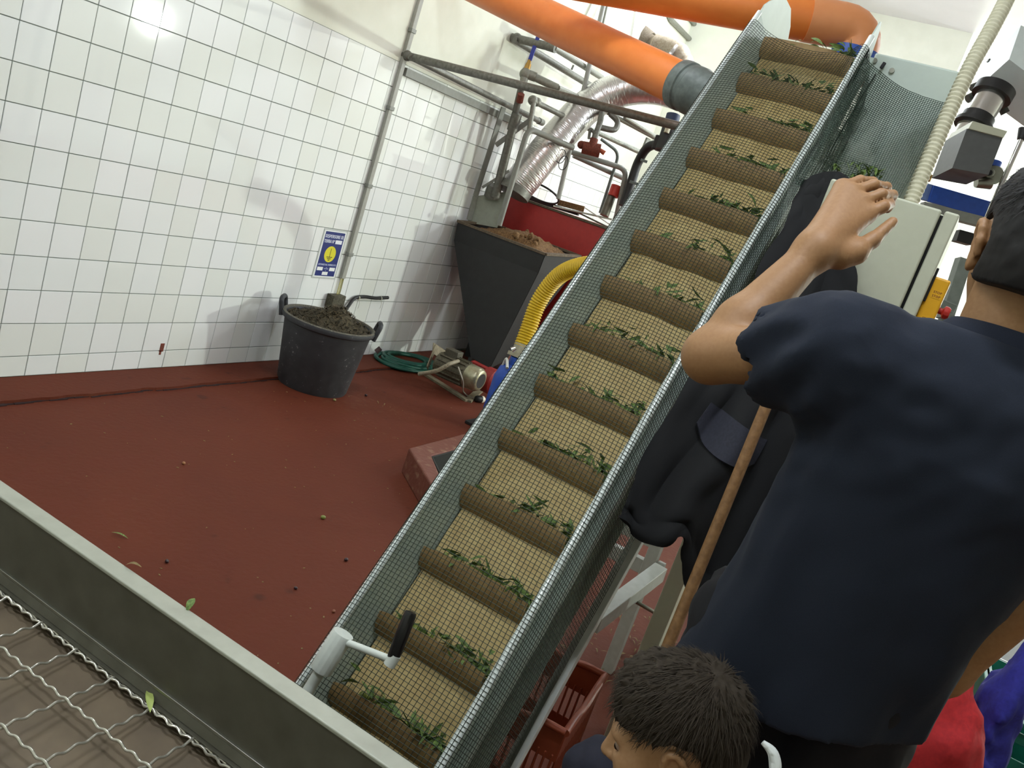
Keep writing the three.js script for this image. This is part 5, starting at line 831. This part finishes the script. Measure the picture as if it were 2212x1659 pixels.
    const drape = smooth(1.35, 0.9, y); d -= (0.0055 * Math.sin(x * 46 + (y - 1) * 9 + 2.5 * noise3(x * 2, y * 1.5, 4)) + 0.004 * noise3(x * 13, y * 4, z * 13)) * (0.35 + 0.65 * drape) + 0.0025 * noise3(x * 18, y * 18, z * 18) * (1 - drape) + 0.006 * Math.sin((x - y) * 60 + z * 30) * smooth(-0.06, -0.16, x) * smooth(1.25, 1.34, y) * smooth(1.46, 1.4, y);
    const hem = 0.866 + 0.045 * ((x - 0.03) / 0.2) + 0.006 * noise3(x * 8, 0, z * 8); return Math.max(d, hem - y, y - 1.497);
  }, [-0.36, 0.8, -1.62], [0.46, 1.54, -1.18], 0.0085);
  obj('polo_shirt', shirt, matG(0x171f2e, 0x111826, 0.95, 0, 0.02, 9, 4, 1.3), t);
  obj('collar', gridSurface(40, 6, (u, v) => { const a = lerp(-2.6, 2.6, u), r = lerp(0.069, 0.096, Math.pow(v, 0.8)), y = lerp(1.513, 1.462, v) + (v < 0.2 ? 0 : 0); return new THREE.Vector3(0.086 + Math.sin(a) * r * 1.08, y - 0.016 * (1 - Math.cos(a)) * 0.6 + 0.004 * Math.sin(v * 3.1), -1.392 + Math.cos(a) * r * 0.98); }, 0.004), matG(0x1a2133, 0x131a28, 0.95, 0, 0.02, 9, 4, 1), t);
  const trs = nets((x, y, z) => { const f = blend(bones([[[-0.07, 0.92, -1.43], [-0.06, 0.49, -1.50], 0.105, 0.085], [[-0.06, 0.49, -1.50], [-0.055, 0.06, -1.47], 0.085, 0.078], [[0.105, 0.92, -1.43], [0.13, 0.49, -1.45], 0.105, 0.085], [[0.13, 0.49, -1.45], [0.145, 0.06, -1.42], 0.085, 0.078], [[-0.05, 0.95, -1.425], [0.085, 0.95, -1.425], 0.115, 0.115]]), 0.02); return Math.max(f(x, y, z) + 0.008 * noise3(x * 14, y * 9, z * 14), 0.04 - y, y - 1.0); }, [-0.25, 0.0, -1.68], [0.35, 1.02, -1.22], 0.014);
  obj('trousers', trs, matG(0x0e0e16, 0x09090f, 0.9, 0, 0.05, 9, 3, 1), t);
  for (const [x, z] of [[-0.06, -1.52], [0.13, -1.47]]) obj('shoe', nets((X, Y, Z) => { const d = capsule([x, 0.05, z + 0.06], [x - 0.01, 0.035, z - 0.13], 0.052, 0.042)(X, Y, Z); return Math.max(d, 0.002 - Y); }, [x - 0.1, -0.01, z - 0.24], [x + 0.1, 0.14, z + 0.16], 0.008), M.black, t);
  const th = (x, y, z) => 0.010 + 0.006 * smooth(0.03, 0.1, y); const hairM = matG(0x110e0c, 0x0a0808, 0.75, 0, 0.02, 8, 4, 1);
  const hair = obj('hair', hairMesh(P, th, 0.0045, 25, 3, 0.3), hairM, t);
  obj('hair_tufts', strands(P, 9000, 101, 0.014, 0.003, [0.0, 0.115, -0.06], 0.0009, th), hairM, hair);
}
{ // the child in front, in profile, looking down to the left
  const f = [-0.95, -0.36, 0.12], up = [-0.35, 0.93, 0.05], hc = [-0.097, 0.824, -1.177], t = thing('person', 'small boy with tousled dark brown hair in profile at the bottom edge', 'person', [-0.08, 0, -1.1]);
  const P = pose(hc, f, up, 0.86), c = P.c, neck = P.world([0, -0.07, -0.035]).toArray(), nb = [c.x + 0.045, c.y - 0.16, c.z - 0.02];
  const y0 = nb[1], S = [[nb[0] - 0.02, y0 - 0.05, nb[2] + 0.115], [nb[0] + 0.0, y0 - 0.05, nb[2] - 0.115]], hip = [nb[0] + 0.01, 0.5, nb[2]], E = [-0.103, 0.588, -1.227], H = [-0.201, 0.621, -1.316];
  const body = nets(blend(bones([[nb, neck, 0.042, 0.04], [S[0], S[1], 0.045, 0.045], [[nb[0], y0 - 0.08, nb[2]], hip, 0.085, 0.09], [S[0], E, 0.035, 0.03], [E, H, 0.03, 0.026], [S[1], [S[1][0] - 0.02, y0 - 0.24, S[1][2] - 0.02], 0.035, 0.03], [[hip[0], 0.48, hip[2] + 0.06], [hip[0], 0.27, hip[2] + 0.06], 0.055, 0.045], [[hip[0], 0.27, hip[2] + 0.06], [hip[0], 0.06, hip[2] + 0.06], 0.042, 0.03], [[hip[0], 0.48, hip[2] - 0.06], [hip[0], 0.27, hip[2] - 0.06], 0.055, 0.045], [[hip[0], 0.27, hip[2] - 0.06], [hip[0], 0.06, hip[2] - 0.06], 0.042, 0.03]]), 0.025), [-0.42, 0.0, -1.48], [0.18, 0.95, -0.8], 0.012);
  obj('body', [body, headMesh(P, 0.0035)], skinChild, t);
  for (const s of [-1, 1]) { const e = P.world([s * 0.032, -0.003, 0.0795]), o = obj('eye', new THREE.SphereGeometry(0.0105, 20, 16).translate(e.x, e.y, e.z), mat(0x9c8676, 0.35), t), q = P.world([s * 0.033, -0.006, 0.0865]); obj('iris', new THREE.SphereGeometry(0.0062, 14, 12).translate(q.x, q.y, q.z), mat(0x24160e, 0.2), o); }
  obj('brows', [-1, 1].map((s) => sweep(smoothPath([P.world([s * 0.016, 0.014, 0.0955]), P.world([s * 0.034, 0.020, 0.0905]), P.world([s * 0.052, 0.014, 0.075])], 10), 0.0026, 6)), mat(0x2a1d13, 0.8), t);
  const th = (x, y, z) => 0.009 + 0.013 * smooth(-0.01, 0.1, y) + 0.005 * smooth(0.0, 0.08, z) * smooth(0.02, 0.06, y); const hairM = matG(0x302410, 0x1e160a, 0.85, 0, 0.015, 8, 4, 1.1);
  const hair = obj('hair', hairMesh(P, th, 0.004, 42, 9, 0.6), hairM, t);
  obj('hair_tufts', strands(P, 14000, 201, 0.034, 0.004, [0.01, 0.118, -0.055], 0.0010, th, -0.022), hairM, hair);
  const jk = nets((x, y, z) => { const d = blend(bones([[S[0], S[1], 0.062, 0.062], [[nb[0], y0 - 0.08, nb[2]], [hip[0], 0.48, hip[2]], 0.108, 0.115], [S[0], E, 0.052, 0.05], [E, H, 0.055, 0.056], [S[1], [S[1][0] - 0.02, y0 - 0.24, S[1][2] - 0.02], 0.052, 0.048], [[nb[0] + 0.05, y0 + 0.0, nb[2] - 0.05], [nb[0] + 0.05, y0 + 0.0, nb[2] + 0.05], 0.045, 0.045]]), 0.03)(x, y, z); return Math.max(d + 0.006 * noise3(x * 18, y * 12, z * 18), 0.45 - y); }, [-0.45, 0.40, -1.5], [0.2, 0.95, -0.75], 0.011);
  obj('jacket', jk, matG(0x121426, 0x0c0c1c, 0.85, 0, 0.05, 9, 4, 1.2), t);
  const pp = [[0.01, 0.903, -1.153], [0.026, 0.897, -1.153], [0.037, 0.881, -1.149], [0.042, 0.863, -1.135]]; obj('piping', sweep(smoothPath(pp, 16), (l, q) => 0.0085 * (0.4 + 0.6 * Math.sin(q * 3.0)), 10), mat(0xcfd4d0, 0.6), t, { label: 'white shoulder piping' });
  obj('trousers', nets((x, y, z) => { const d = blend(bones([[[hip[0], 0.5, hip[2] + 0.055], [hip[0], 0.07, hip[2] + 0.06], 0.075, 0.055], [[hip[0], 0.5, hip[2] - 0.055], [hip[0], 0.07, hip[2] - 0.06], 0.075, 0.055]]), 0.02)(x, y, z); return Math.max(d, 0.05 - y); }, [-0.25, 0.02, -1.3], [0.12, 0.62, -0.9], 0.013), M.navyCloth, t);
  for (const s of [-1, 1]) obj('shoe', nets((X, Y, Z) => Math.max(capsule([hip[0] + 0.02, 0.04, hip[2] + s * 0.06], [hip[0] - 0.1, 0.03, hip[2] + s * 0.06], 0.04, 0.034)(X, Y, Z), 0.002 - Y), [hip[0] - 0.18, -0.01, hip[2] + s * 0.06 - 0.07], [hip[0] + 0.1, 0.1, hip[2] + s * 0.06 + 0.07], 0.008), M.black, t);
}

// ---------------------------------------------------------------- small things fallen on the floor
{
  const fruit = (p, r, m, label) => tag(obj('olive', new THREE.SphereGeometry(r, 16, 12).scale(1, 0.95, 1.25).rotateY(p[0] * 50).translate(p[0], p[1] + r * 0.93, p[2]), m), label, 'olive');
  fruit([-1.774, 0, -2.713], 0.0085, M.olive, 'green olive on the red floor below the kerb corner');
  fruit([-1.507, 0, -2.53], 0.0072, M.oliveDark, 'dark olive on the red floor nearest the elevator foot');
  fruit([-1.473, 0, -2.215], 0.0055, M.oliveDark, 'small dark olive on the floor midway along the tank rim');
  fruit([-1.804, 0, -1.963], 0.0065, M.oliveDark, 'dark olive on the floor near the tank rim at the left');
  fruit([-2.731, 0, -4.248], 0.0075, M.oliveDark, 'dark olive on the floor to the right of the rubber bucket');
  fruit([-2.726, 0, -3.941], 0.0075, mat(0x8d8352, 0.5), 'pale olive at the foot of the rubber bucket');
  fruit([-2.366, 0, -2.53], 0.0065, mat(0x9b6a40, 0.5), 'tan olive in the open middle of the red floor');
  fruit([-1.31, 0, -2.219], 0.0055, mat(0x7d4a30, 0.5), 'tan olive on the floor just above the crank');
  const leaf = (p, L, W, ry, m, label) => tag(obj('olive_leaf', leafGeo(L, W, 0.4).rotateY(ry).translate(p[0], p[1] + 0.004, p[2]), m), label, 'leaf');
  leaf([-2.005, 0, -1.942], 0.06, 0.009, 1.9, M.leaf, 'dark green leaf on the red floor at the left');
  leaf([-2.593, 0, -4.253], 0.05, 0.006, 0.5, M.dryLeaf, 'pale straw on the floor between bucket and pump');
  leaf([-2.633, 0, -4.236], 0.05, 0.006, 0.9, M.dryLeaf, 'pale straw on the floor nearest the bucket');
  const r = rng(301), chips = [];
  for (let i = 0; i < 260; i++) { const z = rr(-5.6, -1.3, r), x = rr(-3.0, -0.25, r); chips.push(new THREE.IcosahedronGeometry(rr(0.0012, 0.0034, r), 0).scale(1, 0.5, rr(1, 2.5, r)).rotateY(r() * 6).translate(x, 0.001, z)); }
  stuff('floor_crumbs', chips, M.dryLeaf, 'tiny crumbs and stalks strewn over the red floor', 'debris');
  const l2 = []; for (let i = 0; i < 110; i++) { const p = v3([-0.56, 0, -2.973]); l2.push(leafGeo(rr(0.015, 0.045, r), rr(0.003, 0.006, r), rr(0, 1.2, r)).rotateY(r() * 6.28).translate(p.x + (r() + r() - 1) * 0.42, 0.006, p.z + (r() + r() - 1) * 0.5)); }
  stuff('floor_leaves', l2, M.dryLeaf, 'pale dry leaves and stalks littering the floor by the elevator leg', 'leaves');
  const plug = tag(obj('wall_hole', [box(WX - 0.002, WX + 0.002, 0.105, 0.15, -3.19, -3.165, 0.001), box(WX - 0.002, WX + 0.002, 0.088, 0.112, -3.18, -3.168, 0.001)], M.rust), 'brown broken spot in the tiles near the floor', 'hole');
}

renderer.render(scene, camera);
